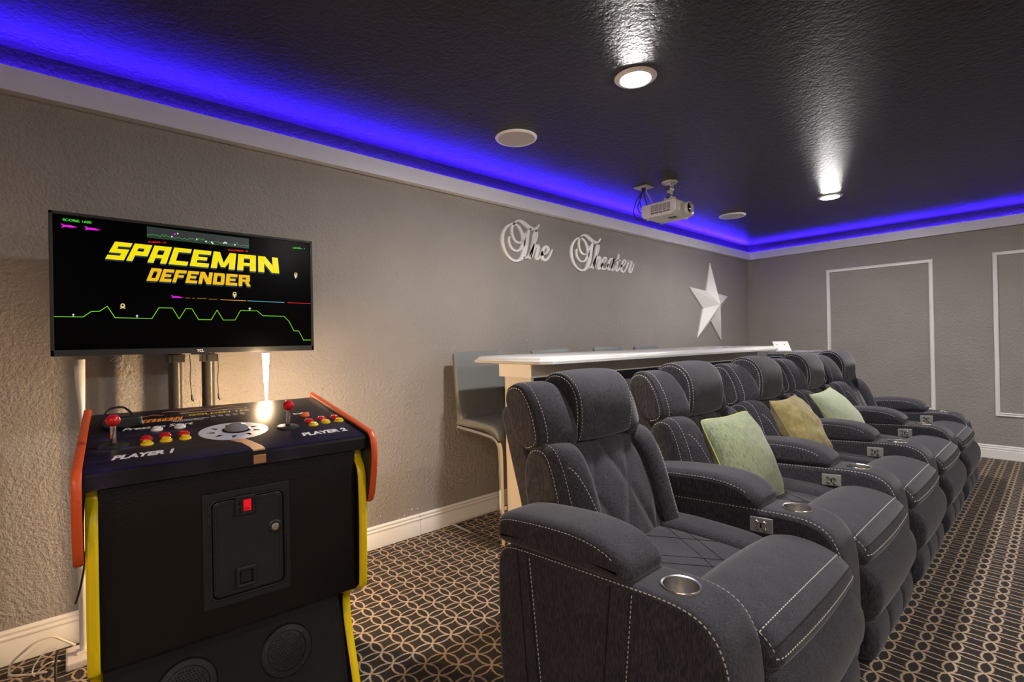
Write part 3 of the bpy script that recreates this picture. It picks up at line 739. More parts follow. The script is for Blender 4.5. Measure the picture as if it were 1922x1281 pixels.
    # speakers in the lower panel
    for u in (.225, .512):
        c = LP(u, .185, .001); ax = (LP(u,.2,.01)-LP(u,.2)).normalized(); q = Vector((0,0,1)).rotation_difference(ax).to_matrix().to_4x4()
        Mx = Matrix.Translation(c) @ q
        s = MB().lathe([(.058,.001),(.062,.008),(.078,.006),(.083,0)], seg=36).xf(Mx).build('speaker_ring', M_BLACKP, t, smooth=40)
        MB().lathe([(.059,.0),(.059,.003),(.03,.006),(.001,.007)], seg=32).xf(Mx).build('speaker_grille', M_BLACKP, s, smooth=40)
        h = MB()
        for i in range(-6,7):
            for j in range(-6,7):
                x, y = i*.0085+(j%2)*.00425, j*.0078
                if x*x+y*y < .053**2: h.lathe([(.0024,.003),(.0024,.0082-(x*x+y*y)*1.0)], (x,y,0), 6)
        h.xf(Mx).build('grille_holes', M_BLACKG, s, kind='stuff')
        for a in (.6, 2.4, 3.9, 5.4):
            MB().lathe([(.004,.006),(.003,.0095),(.0,.0095)], (.071*math.cos(a),.071*math.sin(a),0), 8).xf(Mx).build('screw', M_DARKM, s, smooth=40)
    # ---- coin door
    du0, du1, dz0, dz1 = .257, .495, .462, .799; v0 = .045
    def rrect(u0, u1, z0, z1, r, n=5):
        o = []
        for cx, cz, a0 in ((u1-r,z1-r,0),(u0+r,z1-r,90),(u0+r,z0+r,180),(u1-r,z0+r,270)):
            for k in range(n+1):
                a = math.radians(a0+90*k/n); o.append((cx+r*math.cos(a), cz+r*math.sin(a)))
        return o
    def frame(mb, outer, inner, va, vb):
        n = len(outer); vs = [(p[0],va,p[1]) for p in outer]+[(p[0],va,p[1]) for p in inner]+[(p[0],vb,p[1]) for p in outer]+[(p[0],vb,p[1]) for p in inner]
        fs = []
        for i in range(n):
            j = (i+1)%n; fs += [(i,j,n+j,n+i),(2*n+i,3*n+i,3*n+j,2*n+j),(i,2*n+i,2*n+j,j),(n+i,n+j,3*n+j,3*n+i)]
        return mb.add(vs, fs)
    def plate(mb, out, va, vb):
        n = len(out); return mb.add([(p[0],va,p[1]) for p in out]+[(p[0],vb,p[1]) for p in out], [tuple(range(n)), tuple(range(2*n-1,n-1,-1))]+[(i,n+i,n+(i+1)%n,(i+1)%n) for i in range(n)])
    door = frame(MB(), rrect(du0,du1,dz0,dz1,.006), rrect(du0+.018,du1-.014,dz0+.02,dz1-.02,.02), v0-.007, v0+.002).build('coin_door_frame', M_BLACKP, t, bevel=.0015)
    frame(MB(), rrect(du0+.0175,du1-.0135,dz0+.0195,dz1-.0195,.021), rrect(du0+.0225,du1-.0185,dz0+.0245,dz1-.0245,.018), v0-.011, v0).build('rim', M_BLACKP, door, bevel=.0015)
    cdoor = plate(MB(), rrect(du0+.025,du1-.021,dz0+.027,dz1-.027,.018), v0-.0085, v0).build('coin_door', M_BLACKP, t, bevel=.003)
    frame(MB(), rrect(du0+.03,du1-.026,dz0+.032,dz1-.032,.017), rrect(du0+.037,du1-.033,dz0+.039,dz1-.039,.014), v0-.0105, v0-.008).build('raised_border', M_BLACKP, cdoor, bevel=.001)
    hg = MB()
    for i in range(9): hg.lathe([(.0025,0),(.0025,.026)], (du0+.0165,v0-.008,dz0+.03+i*.031), 8)
    hg.build('hinge', M_DARKM, door, smooth=40)
    ru = du0+.083
    rj = plate(MB(), rrect(ru,ru+.054,.722,.782,.007), v0-.02, v0-.008).build('coin_slot_bezel', M_BLACKP, cdoor, bevel=.003)
    MB().box((ru+.009,v0-.0206,.729),(ru+.014,v0-.018,.766)).build('coin_slot', M_BLACKG, rj)
    MB().lathe([(.0015,-.0012),(.0015,0)], (ru+.0115,v0-.0202,.75), 8, 1).build('brass_pin', mat('brass', (.8,.5,.15), .25, metal=1), rj)
    MB().box((ru+.02,v0-.0206,.733),(ru+.046,v0-.018,.77)).build('button_well', M_BLACKG, rj)
    MB().box((ru+.0212,v0-.022,.7345),(ru+.0425,v0-.018,.7685)).build('reject_button', mat('red_lit_button', (.5,.005,.015), .15, emit=(.9,.01,.02), estr=.55), rj, bevel=.001)
    me = text_mesh('25¢', .013, 0, .0002, .0001, mat('dark_red_print', (.12,.002,.004), .4))
    for v in me.vertices: v.co = (ru+.0225+v.co.x*.8, v0-.0222-v.co.z, .739+v.co.y*.8)
    link(bpy.data.objects.new('lettering', me), rj)
    lk = MB().lathe([(.021,.0),(.021,.002),(.017,.004),(.0,.004)], (0,0,0), 24).xf(Matrix.Translation((du1-.045,v0-.0085,.665)) @ Matrix.Rotation(math.pi/2,4,'X')).build('lock_dish', M_BLACKP, cdoor, smooth=40)
    MB().lathe([(.0115,.003),(.0115,.007),(.009,.008),(.0035,.0075),(.003,.005),(0,.005)], (0,0,0), 24).xf(Matrix.Translation((du1-.045,v0-.0085,.665)) @ Matrix.Rotation(math.pi/2,4,'X')).build('lock_cylinder', M_CHROME, lk, smooth=40)
    rc = frame(MB(), rrect(ru,ru+.055,.506,.567,.006), rrect(ru+.010,ru+.045,.516,.555,.003), v0-.02, v0-.008).build('coin_return_bezel', M_BLACKP, cdoor, bevel=.003)
    MB().box((ru+.012,v0-.013,.518),(ru+.0415,v0-.01,.553)).build('return_flap', M_BLACKP, rc, bevel=.001)
    # ---- controls
    N_ = Vector((0,-KB,1)).normalized(); tilt = Matrix.Rotation(math.atan(KB),4,'X')
    def at(u, v): return Matrix.Translation(top(u,v)) @ tilt
    def joystick(u, v):
        j = MB().lathe([(.036,0),(.036,.002),(.033,.0045),(.008,.006),(.008,.012),(0,.012)], seg=32).xf(at(u,v)).build('joystick', M_BLACKP, t, smooth=40)
        MB().lathe([(.0075,.004),(.0075,.064)], seg=16).xf(at(u,v)).build('shaft', M_CHROME, j, smooth=40)
        MB().lathe([(.0175*math.sin(a*math.pi/14)+.0001, .078-.0175*math.cos(a*math.pi/14)) for a in range(15)], seg=24).xf(at(u,v)).build('ball_top', M_RED, j, smooth=80)
    joystick(.06, .213); joystick(.536, .206)
    def button(u, v, m_):
        b = MB().lathe([(.0165,0),(.0165,.003),(.0145,.0062),(.0125,.0065),(.0118,.0045)], seg=24).xf(at(u,v)).build('button', m_, t, smooth=40)
        MB().lathe([(.0112,.003),(.0112,.0095),(.010,.0108),(.004,.0100),(0,.0098)], seg=24).xf(at(u,v)).build('plunger', m_, b, smooth=40)
    for u0 in (.138, .62):
        for i, du in enumerate((0,.048,.097)):
            button(u0+du, .196+(.014 if i else 0), M_YBTN); button(u0+du+.0005, .248+(.013 if i else 0), M_RED)
    button(.170, .345, M_WBTN); button(.233, .349, M_WBTN); button(.63, .333, M_OBTN)
    # trackball in its printed moon
    MB().lathe([(.102,.0004),(.102,.001),(.04,.0011),(0,.0011)], seg=48).xf(at(.375,.235)).build('moon_decal', mat('pale_moon_print', (.5,.5,.58), .4), t)
    rg = MB().lathe([(.042,.001),(.042,.0035),(.037,.0045),(.034,.002)], seg=36).xf(at(.383,.243)).build('trackball_collar', M_BLACKG, t, smooth=40)
    MB().lathe([(.0365*math.cos(a*math.pi/16), .002+.022*math.sin(a*math.pi/16)) for a in range(8)]+[(.001,.0239)], seg=32).xf(at(.383,.243)).build('trackball', M_GREYPL, rg, smooth=80)
    for k in range(9):
        a = k*2*math.pi/9+.35; r0, r1 = .058, .083
        MB().add([(r0*math.cos(a-.10),r0*math.sin(a-.10),.0014),(r0*math.cos(a+.16),r0*math.sin(a+.16),.0014),(r1*.86*math.cos(a+.05),r1*.86*math.sin(a+.05),.0014),(r1*math.cos(a-.05),r1*math.sin(a-.05),.0014)], [(0,1,2,3)]).xf(at(.375,.235)).build('moon_mark', M_BLACKG, t)
    # tan strip of tape running off the moon and over the front edge
    tp = MB(); ts = [(top(.345,.13,.0008),top(.385,.14,.0008)),(top(.372,.09,.0009),top(.40,.10,.0009)),(top(.384,.04,.0009),top(.418,.04,.0009)),(top(.386,.008,.001),top(.42,.008,.001)),(Vector((.386,-.001,.9)),Vector((.42,-.001,.9))),(Vector((.386,-.001,.876)),Vector((.42,-.001,.876)))]
    vs = [p for r_ in ts for p in r_]; tp.add(vs, [(2*i,2*i+1,2*i+3,2*i+2) for i in range(len(ts)-1)]); tp.build('tape_strip', M_TAN, t)
    # printed words
    def word(body, u0, v0_, u1, h, mtl, shear=.25, bold=.02, base=None):
        me = text_mesh(body, 1, shear, bold, 0, mtl); wx = max(v.co.x for v in me.vertices); s = (u1-u0)/wx
        for v in me.vertices:
            u, vv = u0+v.co.x*s, v0_+v.co.y*h/.72; v.co = top(u, vv, .0007)
        link(bpy.data.objects.new('printed_lettering', me), t)
    word('PLAYER 1', .055, .085, .2, .034, M_PRINTW, .3, .05); word('PLAYER 2', .552, .082, .702, .034, M_PRINTW, .1, .05)
    word('Press to Start', .08, .372, .275, .03, M_PRINTW, .3, .015); word('EXIT', .597, .36, .66, .02, M_PRINTW, 0, .02)
    word('GOLDEN TEE', .27, .49, .47, .022, M_PRINTY, .1, .015); word('DEFENDER', .115, .455, .245, .034, M_PRINTO, .3, .02)
    st = MB(); rr = random.Random(11)
    def dashes(u0, u1, v0_, h, n):
        du = (u1-u0)/n
        for i in range(n):
            a = u0+i*du; st.add([top(a,v0_,.0007),top(a+du*.62,v0_,.0007),top(a+du*.62,v0_+h*rr.uniform(.6,1),.0007),top(a,v0_+h*rr.uniform(.6,1),.0007)], [(0,1,2,3)])
    dashes(.215,.33,.438,.008,22); dashes(.22,.31,.424,.008,17); dashes(.25,.47,.532,.008,40)
    st.build('small_print', M_PRINTW, t, kind='stuff')
    st = MB(); dashes(.335,.455,.44,.034,5); st.build('grey_print_blocks', M_PRINTG, t)
    fl = MB()
    for (u0, u1, vv, h) in ((.06,.2,.535,.03),(.2,.45,.565,.034)):
        n = 14
        pts = [(u0+(u1-u0)*i/n, vv+h*.5*math.sin(i*1.3)*.6) for i in range(n+1)]
        for a, b in zip(pts, pts[1:]): fl.add([top(a[0],a[1],.0007),top(b[0],b[1],.0007),top(b[0],b[1]+h*.35,.0007),top(a[0],a[1]+h*.35,.0007)], [(0,1,2,3)])
    fl.build('rust_artwork', M_PRINTB, t)
    fo = MB()
    for i in range(9):
        u = .112+i*.0155; fo.add([top(u,.447,.0006),top(u+.012,.45,.0006),top(u+.018,.50,.0006)], [(0,1,2)])
    fo.add([top(.085,.43,.0006),top(.105,.425,.0006),top(.108,.45,.0006),top(.092,.452,.0006)], [(0,1,2,3)])
    fo.build('orange_artwork', M_PRINTO, t)
    return top, at, t
def panel_mat():
    M = mat('printed_control_panel', (.012,.009,.016), .3)
    N, L, b = nodes(M); v = coords(M, (.6,9,1)); n = noise(M, v, 4, 4, .6); n2 = noise(M, coords(M), 5, 3)
    f = mth(M, 'MULTIPLY', n, n2)
    L.new(ramp(M, f, [(.2,(.006,.005,.008)),(.33,(.02,.014,.032)),(.42,(.085,.07,.11))]), b.inputs['Base Color'])
    bump(M, noise(M, coords(M), 700, 2), .12, .0006); return M
M_PANEL = panel_mat()
arc_top, arc_at, ARC = arcade()
# black strap pouch lying on the panel behind the left joystick
def pouch():
    Mw = Matrix.Translation(ARC.location) @ Matrix.Rotation(ARC.rotation_euler.z,4,'Z')
    p = Mw @ arc_top(.085,.42)
    t = empty('pouch', p, 'small black pouch with a loop strap behind the left red joystick', 'pouch', rz=ARC.rotation_euler.z)
    mb = MB(); puffy(mb, [(-.045,.002),(.045,.002),(.048,.018),(.04,.034),(-.02,.036),(-.044,.03)], -.022, .022, .008, .002); mb.build('body', M_BLACKP, t, smooth=60)
    MB().box((.0455,-.012,.006),(.0495,.012,.03)).build('tag', M_TAN, t, bevel=.001)
    MB().tube(catmull([(-.03,.01,.03),(-.045,.03,.045),(-.03,.045,.06),(0,.04,.062),(.02,.025,.045),(.025,.012,.033)],5), .0035, 7).build('strap', M_CABB, t, smooth=60)
pouch()

# ================================================================== BAR AND STOOLS
def bar():
    t = empty('bar_cabinet', (.68,3.4,0), 'cream-ended bar base with grey fascia behind the recliners', 'bar base')
    y0, y1 = 1.92-3.4, 4.98-3.4; x0, x1 = .568-.68, .79-.68
    MB().box((x0,y0,0),(x1-.004,y1,1.0215)).build('body', M_GREIGE, t)
    MB().box((x0-.001,y0-.003,0),(x1,y0+.02,1.0215)).build('end_panel', M_CREAM, t, bevel=.001)
    MB().box((x0-.05,y0-.006,1.022),(x1+.006,y1,1.1)).build('cap_board', M_CAPP, t, bevel=.002)
    MB().box((x0+.01,y0+.022,.962),(x1+.001,y1-.01,1.0215)).build('dark_band', M_NAVY, t)
    # worktop with stepped ogee edge and clipped corners
    def slab(x0, x1, y0, y1, ins):
        c = .05
        return [(x0+ins,y0+ins+c*.4),(x0+ins+c*.4,y0+ins),(x1-ins-c,y0+ins),(x1-ins,y0+ins+c),(x1-ins,y1-ins),(x0+ins,y1-ins)]
    lv = [(1.1002,.006),(1.104,.0),(1.118,.0),(1.122,.004),(1.124,.011),(1.131,.014),(1.139,.022),(1.143,.030),(1.1445,.036)]
    mb = MB(); n = 6; vs = []
    for z, i in lv: vs += [(p[0],p[1],z) for p in slab(.322,.965,1.865,5.04,i)]
    m_ = len(lv); fs = [(j*n+i,j*n+(i+1)%n,(j+1)*n+(i+1)%n,(j+1)*n+i) for j in range(m_-1) for i in range(n)]+[tuple(range(n-1,-1,-1)),tuple(range((m_-1)*n,m_*n))]
    tag(mb.add(vs, fs).build('stone_worktop', M_STONE, smooth=25), 'long white stone bar top with moulded edge', 'bar top')
bar()
STOOL_L = ['grey leatherette bar stool at the near end of the bar, chrome leg visible', 'second grey bar stool from the near end, only its back showing', 'third grey bar stool from the near end, back top above the bar', 'farthest grey bar stool, nearest the white star']
def stool_meshes():
    w = .42; d = {}
    mb = MB(); puffy(mb, [(.115,.70),(.128,.74),(.112,.9),(.095,1.06),(.085,1.142),(.097,1.160),(.115,1.157),(.13,1.06),(.145,.92),(.165,.79),(.19,.745),(.185,.705),(.15,.69)], 0, w, .014, .002, mid=8, dense=3)
    d['backrest'] = (mb.mesh('backrest', M_LEATHER, 60), None)
    mb = MB(); puffy(mb, [(.17,.695),(.172,.735),(.22,.742),(.38,.735),(.48,.728),(.53,.71),(.552,.675),(.556,.648),(.545,.64),(.53,.652),(.50,.675),(.44,.688),(.3,.69)], 0, w, .014, .003, mid=8, dense=3)
    d['seat'] = (mb.mesh('seat', M_LEATHER, 60), None)
    path = [(.13,.680),(.30,.672),(.44,.662),(.50,.652),(.535,.63),(.552,.59),(.556,.5),(.558,.25),(.558,.03),(.55,.012),(.52,.009),(.3,.009),(.02,.009)]
    def rail(y):
        P = catmull([(p[0],y,p[1]) for p in path], 4); n = len(P); vs = []
        for i, p in enumerate(P):
            t_ = (P[min(i+1,n-1)]-P[max(i-1,0)]).normalized(); nn = Vector((t_.z,0,-t_.x))*.008
            for a, b in ((-1,-1),(1,-1),(1,1),(-1,1)): vs.append(p+nn*b+Vector((0,.011*a,0)))
        fs = [(i*4+k,i*4+(k+1)%4,(i+1)*4+(k+1)%4,(i+1)*4+k) for i in range(n-1) for k in range(4)]+[(3,2,1,0),tuple((n-1)*4+k for k in range(4))]
        return MB().add(vs, fs)
    d['frame_rail'] = (rail(.013).mesh('frame_rail', M_CHROME, 40), None)
    d['frame_rail.001'] = (rail(w-.013).mesh('frame_rail', M_CHROME, 40), None)
    d['footrest'] = (MB().box((.549,.02,.23),(.567,w-.02,.255)).mesh('footrest', M_CHROME, None, .003), None)
    d['cross_rail'] = (MB().box((.02,.02,.001),(.05,w-.02,.017)).mesh('cross_rail', M_CHROME, None, .003), None)
    return d
SM = stool_meshes()
for i, y in enumerate((1.87, 2.59, 3.325, 3.925)):
    t = empty('bar_stool', (.3,y,0), STOOL_L[i], 'bar stool', 'grey bar stools behind the bar')
    for nm, (me, _) in SM.items():
        o = bpy.data.objects.new(nm.split('.')[0], me); o.location = (-.3,0,0); link(o, t)
def rack():
    t = empty('acrylic_rack', (.92,5.3,0), 'clear acrylic rack of thin stacked shelves past the bar end', 'rack')
    for i in range(5):
        MB().box((-.31,-.17,.985+i*.0245),(.29,.17,.985+i*.0245+.006)).build('shelf', mat('frosted_edge_acrylic', (.85,.88,.92), .12, trans=.55), t, bevel=.001)
    for x in (-.29, -.10, .27):
        for y in (-.15, .15): MB().lathe([(.007,0),(.007,1.092)], (x,y,0), 12).build('post', M_CHROME, t, smooth=50)
    MB().box((-.12,-.13,.990),(.08,.13,1.005)).box((-.12,-.13,1.015),(.08,.13,1.03)).box((-.12,-.13,1.0395),(.08,.13,1.0545)).build('stacked_trays', mat('steel_tray', (.35,.35,.42), .15, metal=1), t, bevel=.004)
    # small folded sign card leaning back
    c = empty('sign_card', (.965,5.18,1.089), 'small white sign card with two red marks on the acrylic rack', 'sign')
    MB().add([(-.07,0,0),(.07,0,0),(.022,.035,.094),(-.118,.035,.094),(-.07,.004,0),(.07,.004,0),(.022,.039,.094),(-.118,.039,.094)], [(0,1,2,3),(7,6,5,4),(0,4,5,1),(1,5,6,2),(2,6,7,3),(3,7,4,0)]).build('card', M_CARD, c)
    MB().box((-.075,-.004,0),(.075,.05,.005)).build('stand', M_GLASS, c, bevel=.001)
    for x in (-.042, .028):
        P = lambda a, b: (a-.048*b/.094, .0355*b/.094-.0008, b)
        MB().add([P(x,.058),P(x+.008,.058),P(x+.011,.064),P(x+.006,.07),P(x-.001,.068)], [(0,1,2,3,4)]).build('printed_mark', mat('faded_red_print', (.65,.18,.16), .5), c)
rack()

# ================================================================== RECLINERS
X0 = 1.75; PITCH_Y = .864; YC0 = 1.633; SW = .337; AW = .19
def px(pts): return [(a-X0, b) for a, b in pts]
CH = {}                                    # name -> list of (part name, mesh, sub-parts)
ARM = [(1.455,.045),(1.443,.12),(1.44,.25),(1.44,.44),(1.452,.49),(1.485,.52),(1.55,.533),(1.75,.548),(1.97,.562),(2.09,.568),(2.165,.562),(2.215,.54),(2.247,.50),(2.266,.44),(2.273,.34),(2.274,.2),(2.271,.12),(2.262,.05),(2.225,.016),(2.1,.012),(1.6,.012),(1.49,.016)]
PAD = [(1.438,.565),(1.445,.605),(1.485,.634),(1.6,.652),(1.76,.664),(1.86,.660),(1.925,.645),(1.972,.618),(1.990,.588),(1.980,.562),(1.93,.553),(1.8,.546),(1.6,.536),(1.475,.53),(1.448,.54)]
def apply_bool(mb, cutter):
    a = bpy.data.objects.new('a', mb.mesh('arm', M_FAB, None)); c = bpy.data.objects.new('c', cutter.mesh('c', M_FAB, None)); link(a); link(c)
    md = a.modifiers.new('b', 'BOOLEAN'); md.operation = 'DIFFERENCE'; md.object = c; md.solver = 'EXACT'
    dg = bpy.context.evaluated_depsgraph_get(); me = bpy.data.meshes.new_from_object(a.evaluated_get(dg))
    bpy.data.objects.remove(a); bpy.data.objects.remove(c)
    me.shade_smooth(); me.set_sharp_from_angle(angle=math.radians(50)); flat_ends(me); me.name = 'arm'; return me
def arm_meshes(y0, sign, outer):
    """one armrest between y0 and y0+AW. sign: side (-1/+1) that faces the sitter of this chair"""
    mb = MB(); R, N = puffy(mb, px(ARM), y0, y0+AW, .022, .003, dense=4, mid=5)
    cx, cyy = 2.094-X0, y0+AW/2
    me = apply_bool(mb, MB().lathe([(.046,.5),(.046,.64)], (cx,cyy,0), 40))
    st = MB()
    # stitching along both top edges of the arm body
    n = len(N)
    def run(R, N, j, lo, hi, off=0):
        idx = [i for i in range(len(N)) if lo(R[j][i])]
        pts = [R[j][i] for i in idx]; nn = [N[i] for i in idx]
        o = sorted(range(len(pts)), key=lambda k: hi(pts[k])); return [pts[k] for k in o], [nn[k] for k in o]
    for j in (2, len(R)-3):
        pts, nn = run(R, N, j, lambda p: p.z > .3 and p.x > 1.45-X0 and (p.x > 2.2-X0 or p.z > .5), lambda p: (p.x - p.z*1.2))
        stitch(st, pts, nn)
    # front double row
    pd = MB(); RP, NP = puffy(pd, px(PAD), y0-.004, y0+AW+.004, .032, .004, dense=4, mid=5)
    for j in (1, len(RP)-2):
        pts, nn = run(RP, NP, j, lambda p: p.z > .585 and p.x < 1.95-X0, lambda p: p.x)
        sg = -1 if j == 1 else 1
        stitch(st, pts, [(q+Vector((0,sg*1.2,0))).normalized() for q in nn])
    parts = [('arm', me, []), ('arm_pad', pd.mesh('arm_pad', M_FAB, 60), [])]
    # steel cup holder: flanged ring and a real well
    cup = MB().lathe([(.0445,.508),(.0455,.566),(.0465,.5725),(.052,.5735),(.0525,.5695),(.0475,.5685)], (cx,cyy,0), 40)
    cup2 = MB().lathe([(.001,.51),(.043,.51),(.0445,.514),(.0452,.566),(.0465,.5725),(.0515,.574),(.0535,.5715),(.053,.566),(.0475,.566),(.0468,.505),(.001,.503)], (cx,cyy,0), 40)
    parts.append(('cup_holder', cup2.mesh('cup_holder', M_STEEL, 50), []))
    # control plate on the face towards the sitter
    yf = y0 if sign < 0 else y0+AW; s = sign
    if not outer:
        a, b, z0, z1 = 1.955-X0, 2.04-X0, .472, .53; sk = .006
        def pl(mb, x0_, x1_, za, zb, d0, d1):
            mb.add([(x0_,yf+s*d0,za),(x1_,yf+s*d0,za+sk*(x1_-x0_)/.085),(x1_,yf+s*d0,zb+sk*(x1_-x0_)/.085),(x0_,yf+s*d0,zb),(x0_,yf+s*d1,za),(x1_,yf+s*d1,za+sk*(x1_-x0_)/.085),(x1_,yf+s*d1,zb+sk*(x1_-x0_)/.085),(x0_,yf+s*d1,zb)], [(0,1,2,3),(7,6,5,4),(0,4,5,1),(1,5,6,2),(2,6,7,3),(3,7,4,0)])
            return mb
        subs = []
        for i in range(2):
            for j in range(2):
                subs.append(('button', MB().lathe([(.0085,.0),(.0085,.004),(.006,.0065),(0,.0065)] if s > 0 else [(0,-.0065),(.006,-.0065),(.0085,-.004),(.0085,0)], (a+.028+i*.028, yf+s*.004, z0+.018+j*.024), 16, 1).mesh('button', M_STEEL, 50)))
        subs.append(('port', pl(MB(), a+.039, a+.045, z0+.021, z0+.04, .0035, .0055).mesh('port', M_BLACKG)))
        parts.append(('control_plate', pl(MB(), a, b, z0, z1, -.004, .0045).mesh('control_plate', M_PLATE, None, .003), subs))
    # piped seams on the outer side
    se = MB(); ys = y0 if sign > 0 else y0+AW; sd = -1 if sign > 0 else 1
    if outer:
        for (xa, za, xb, zb) in ((1.555,.525,1.60,.03),(1.60,.53,1.655,.03),(1.935,.545,1.885,.03),(2.005,.55,1.955,.03)):
            pts = [(xa-X0+(xb-xa)*k/12, ys+sd*.0035, za+(zb-za)*k/12) for k in range(13)]
            parts.append(('seam', MB().tube(pts, .0016, 6).mesh('seam', M_SEAM, 60), []))
        for (xa, za, xb, zb) in ((1.606,.52,1.662,.03),(2.0,.545,1.95,.03)):
            stitch(st, [(xa-X0+(xb-xa)*k/12+.006, ys+sd*.0035, za+(zb-za)*k/12) for k in range(13)], Vector((0,sd,0)), w=.0012)
    return parts, st
def back_warp(xr, s, y0, dy):               # the outer side of a back cushion leans backwards
    def f(p):
        t = max(0, min(1, (abs(p.y)-y0)/dy)); return Vector((xr+(p.x-xr)*(1-s*t**1.5) if p.x > xr else p.x, p.y, p.z))
    return f
def recliner_meshes():
    P = []; st = MB()
    mb = MB(); mb.box((1.46-X0,-SW+.004,.02),(2.2-X0,SW-.004,.355)); P.append(('base', mb.mesh('base', M_FAB, None, .01), []))
    # seat: quilted middle, side bolsters, pillow-top front
    prof = px([(1.56,.33),(1.56,.42),(1.64,.448),(1.8,.455),(1.98,.452),(2.06,.43),(2.08,.36),(2.0,.33)])
    mb = MB(); R, N = puffy(mb, prof, -.19, .19, .012, .004, dense=4); P.append(('seat_cushion', mb.mesh('seat_cushion', M_FAB, 60), []))
    sm = MB()
    for (a, b) in (((1.68,-.18),(2.02,.06)),((1.78,-.18),(2.04,.0)),((1.68,.18),(2.02,-.06)),((1.78,.18),(2.04,0)),((1.66,-.02),(1.9,-.18)),((1.66,.02),(1.9,.18))):
        P.append(('quilt_seam', MB().tube([(a[0]-X0+(b[0]-a[0])*k/8, a[1]+(b[1]-a[1])*k/8, .4565+.003*(1-((a[1]+(b[1]-a[1])*k/8)/.19)**2)) for k in range(9)], .0011, 5).mesh('quilt_seam', M_SEAM, 60), []))
    for s in (-1, 1):
        y0, y1 = (-SW+.002,-.185) if s < 0 else (.185,SW-.002)
        mb = MB(); puffy(mb, px([(1.56,.34),(1.57,.45),(1.66,.476),(1.85,.478),(2.0,.468),(2.07,.43),(2.07,.35),(1.9,.33)]), y0, y1, .03, .006, dense=4); P.append(('seat_bolster', mb.mesh('seat_bolster', M_FAB, 60), []))
    prof = px([(1.985,.38),(1.995,.44),(2.04,.483),(2.11,.503),(2.18,.500),(2.245,.482),(2.285,.452),(2.300,.418),(2.292,.388),(2.25,.372),(2.1,.365)])
    mb = MB(); R, N = puffy(mb, prof, -SW+.001, SW-.001, .035, .012, dense=5, mid=12); P.append(('front_cushion', mb.mesh('front_cushion', M_FAB, 60), []))
    def across(R, N, tx, tz, j0=2, j1=None):
        j1 = len(R)-2 if j1 is None else j1; i = min(range(len(N)), key=lambda i: (R[len(R)//2][i].x-(tx-X0))**2+(R[len(R)//2][i].z-tz)**2)
        return [R[j][i] for j in range(j0, j1)], [N[i]]*(j1-j0), i
    for tx, tz in ((2.262,.488),(2.298,.452),(2.314,.418)):
        pts, nn, i = across(R, N, tx, tz)
        if tz == .452: sm2 = MB().tube([p+N[i]*.0004 for p in pts], .0022, 6); P.append(('piping', sm2.mesh('piping', M_SEAM, 60), []))
        else: stitch(st, pts, nn, w=.0018)
    for j in (2, len(R)-3):
        idx = [i for i in range(len(N)) if N[i].z > .2 and R[j][i].x > 2.02-X0]; idx.sort(key=lambda i: R[j][i].x)
        stitch(st, [R[j][i] for i in idx], [(N[i]+Vector((0,-.4 if j == 2 else .4,0))).normalized() for i in idx])
    mb = MB(); puffy(mb, px([(2.16,.375),(2.24,.385),(2.295,.365),(2.325,.32),(2.332,.265),(2.32,.205),(2.285,.168),(2.2,.16),(2.15,.25)]), -SW+.006, SW-.006, .03, .008, dense=4, mid=10); P.append(('footrest_pad', mb.mesh('footrest_pad', M_FAB, 60), []))
    for a, b in ((-SW+.012,-.12),(-.118,.118),(.12,SW-.012)):
        mb = MB(); puffy(mb, px([(2.16,.185),(2.25,.192),(2.30,.17),(2.316,.12),(2.31,.055),(2.285,.02),(2.2,.015),(2.15,.1)]), a, b, .03, .006, dense=4); P.append(('footrest_channel', mb.mesh('footrest_channel', M_FAB, 60), []))
    # back: outer shell, side bolsters, quilted middle
    mb = MB(); puffy(mb, px([(1.40,.05),(1.365,.3),(1.355,.54),(1.30,.73),(1.243,.915),(1.25,.952),(1.284,.972),(1.33,.955),(1.38,.82),(1.47,.6),(1.5,.3),(1.49,.05)]), -.325, .325, .016, .002, dense=4); P.append(('back_shell', mb.mesh('back_shell', M_FAB, 60), []))
    BO = px([(1.65,.40),(1.712,.43),(1.708,.47),(1.668,.6),(1.622,.73),(1.572,.81),(1.515,.836),(1.44,.825),(1.385,.76),(1.38,.65),(1.43,.5),(1.51,.4)])
    for s in (-1, 1):
        y0, y1 = (-.33,-.195) if s < 0 else (.195,.33)
        mb = MB(); R, N = puffy(mb, BO, y0, y1, .038, .006, dense=5, mid=8, warp=back_warp(1.33-X0, .26, .235, .095)); P.append(('back_bolster', mb.mesh('back_bolster', M_FAB, 60), []))
        j = 2 if s < 0 else len(R)-3
        idx = [i for i in range(len(N)) if (N[i].x > .35 or N[i].z > .75) and R[j][i].z > .46]; idx.sort(key=lambda i: -R[j][i].z+R[j][i].x)
        for jj in (j-1 if s < 0 else j+1, j+1 if s < 0 else j-1):
            stitch(st, [R[jj][i] for i in idx], [(N[i]+Vector((0,s*.8,0))).normalized() for i in idx])
        # curved decorative seam across the bolster
        def surf(jf, z):                    # point of the front surface at ring jf (fractional) and height z
            out = []
            for j_ in (int(jf), min(int(jf)+1, len(R)-1)):
                seq_ = sorted((R[j_][i].z, i) for i in range(len(N)) if N[i].x > .15)
                k_ = max(1, min(len(seq_)-1, next((q for q in range(len(seq_)) if seq_[q][0] >= z), len(seq_)-1)))
                (za, ia), (zb, ib) = seq_[k_-1], seq_[k_]; f = 0 if zb == za else max(0, min(1, (z-za)/(zb-za)))
                out.append((R[j_][ia].lerp(R[j_][ib], f), N[ib]))
            return out[0][0].lerp(out[1][0], jf-int(jf)), out[0][1]
        cv = []; cn = []
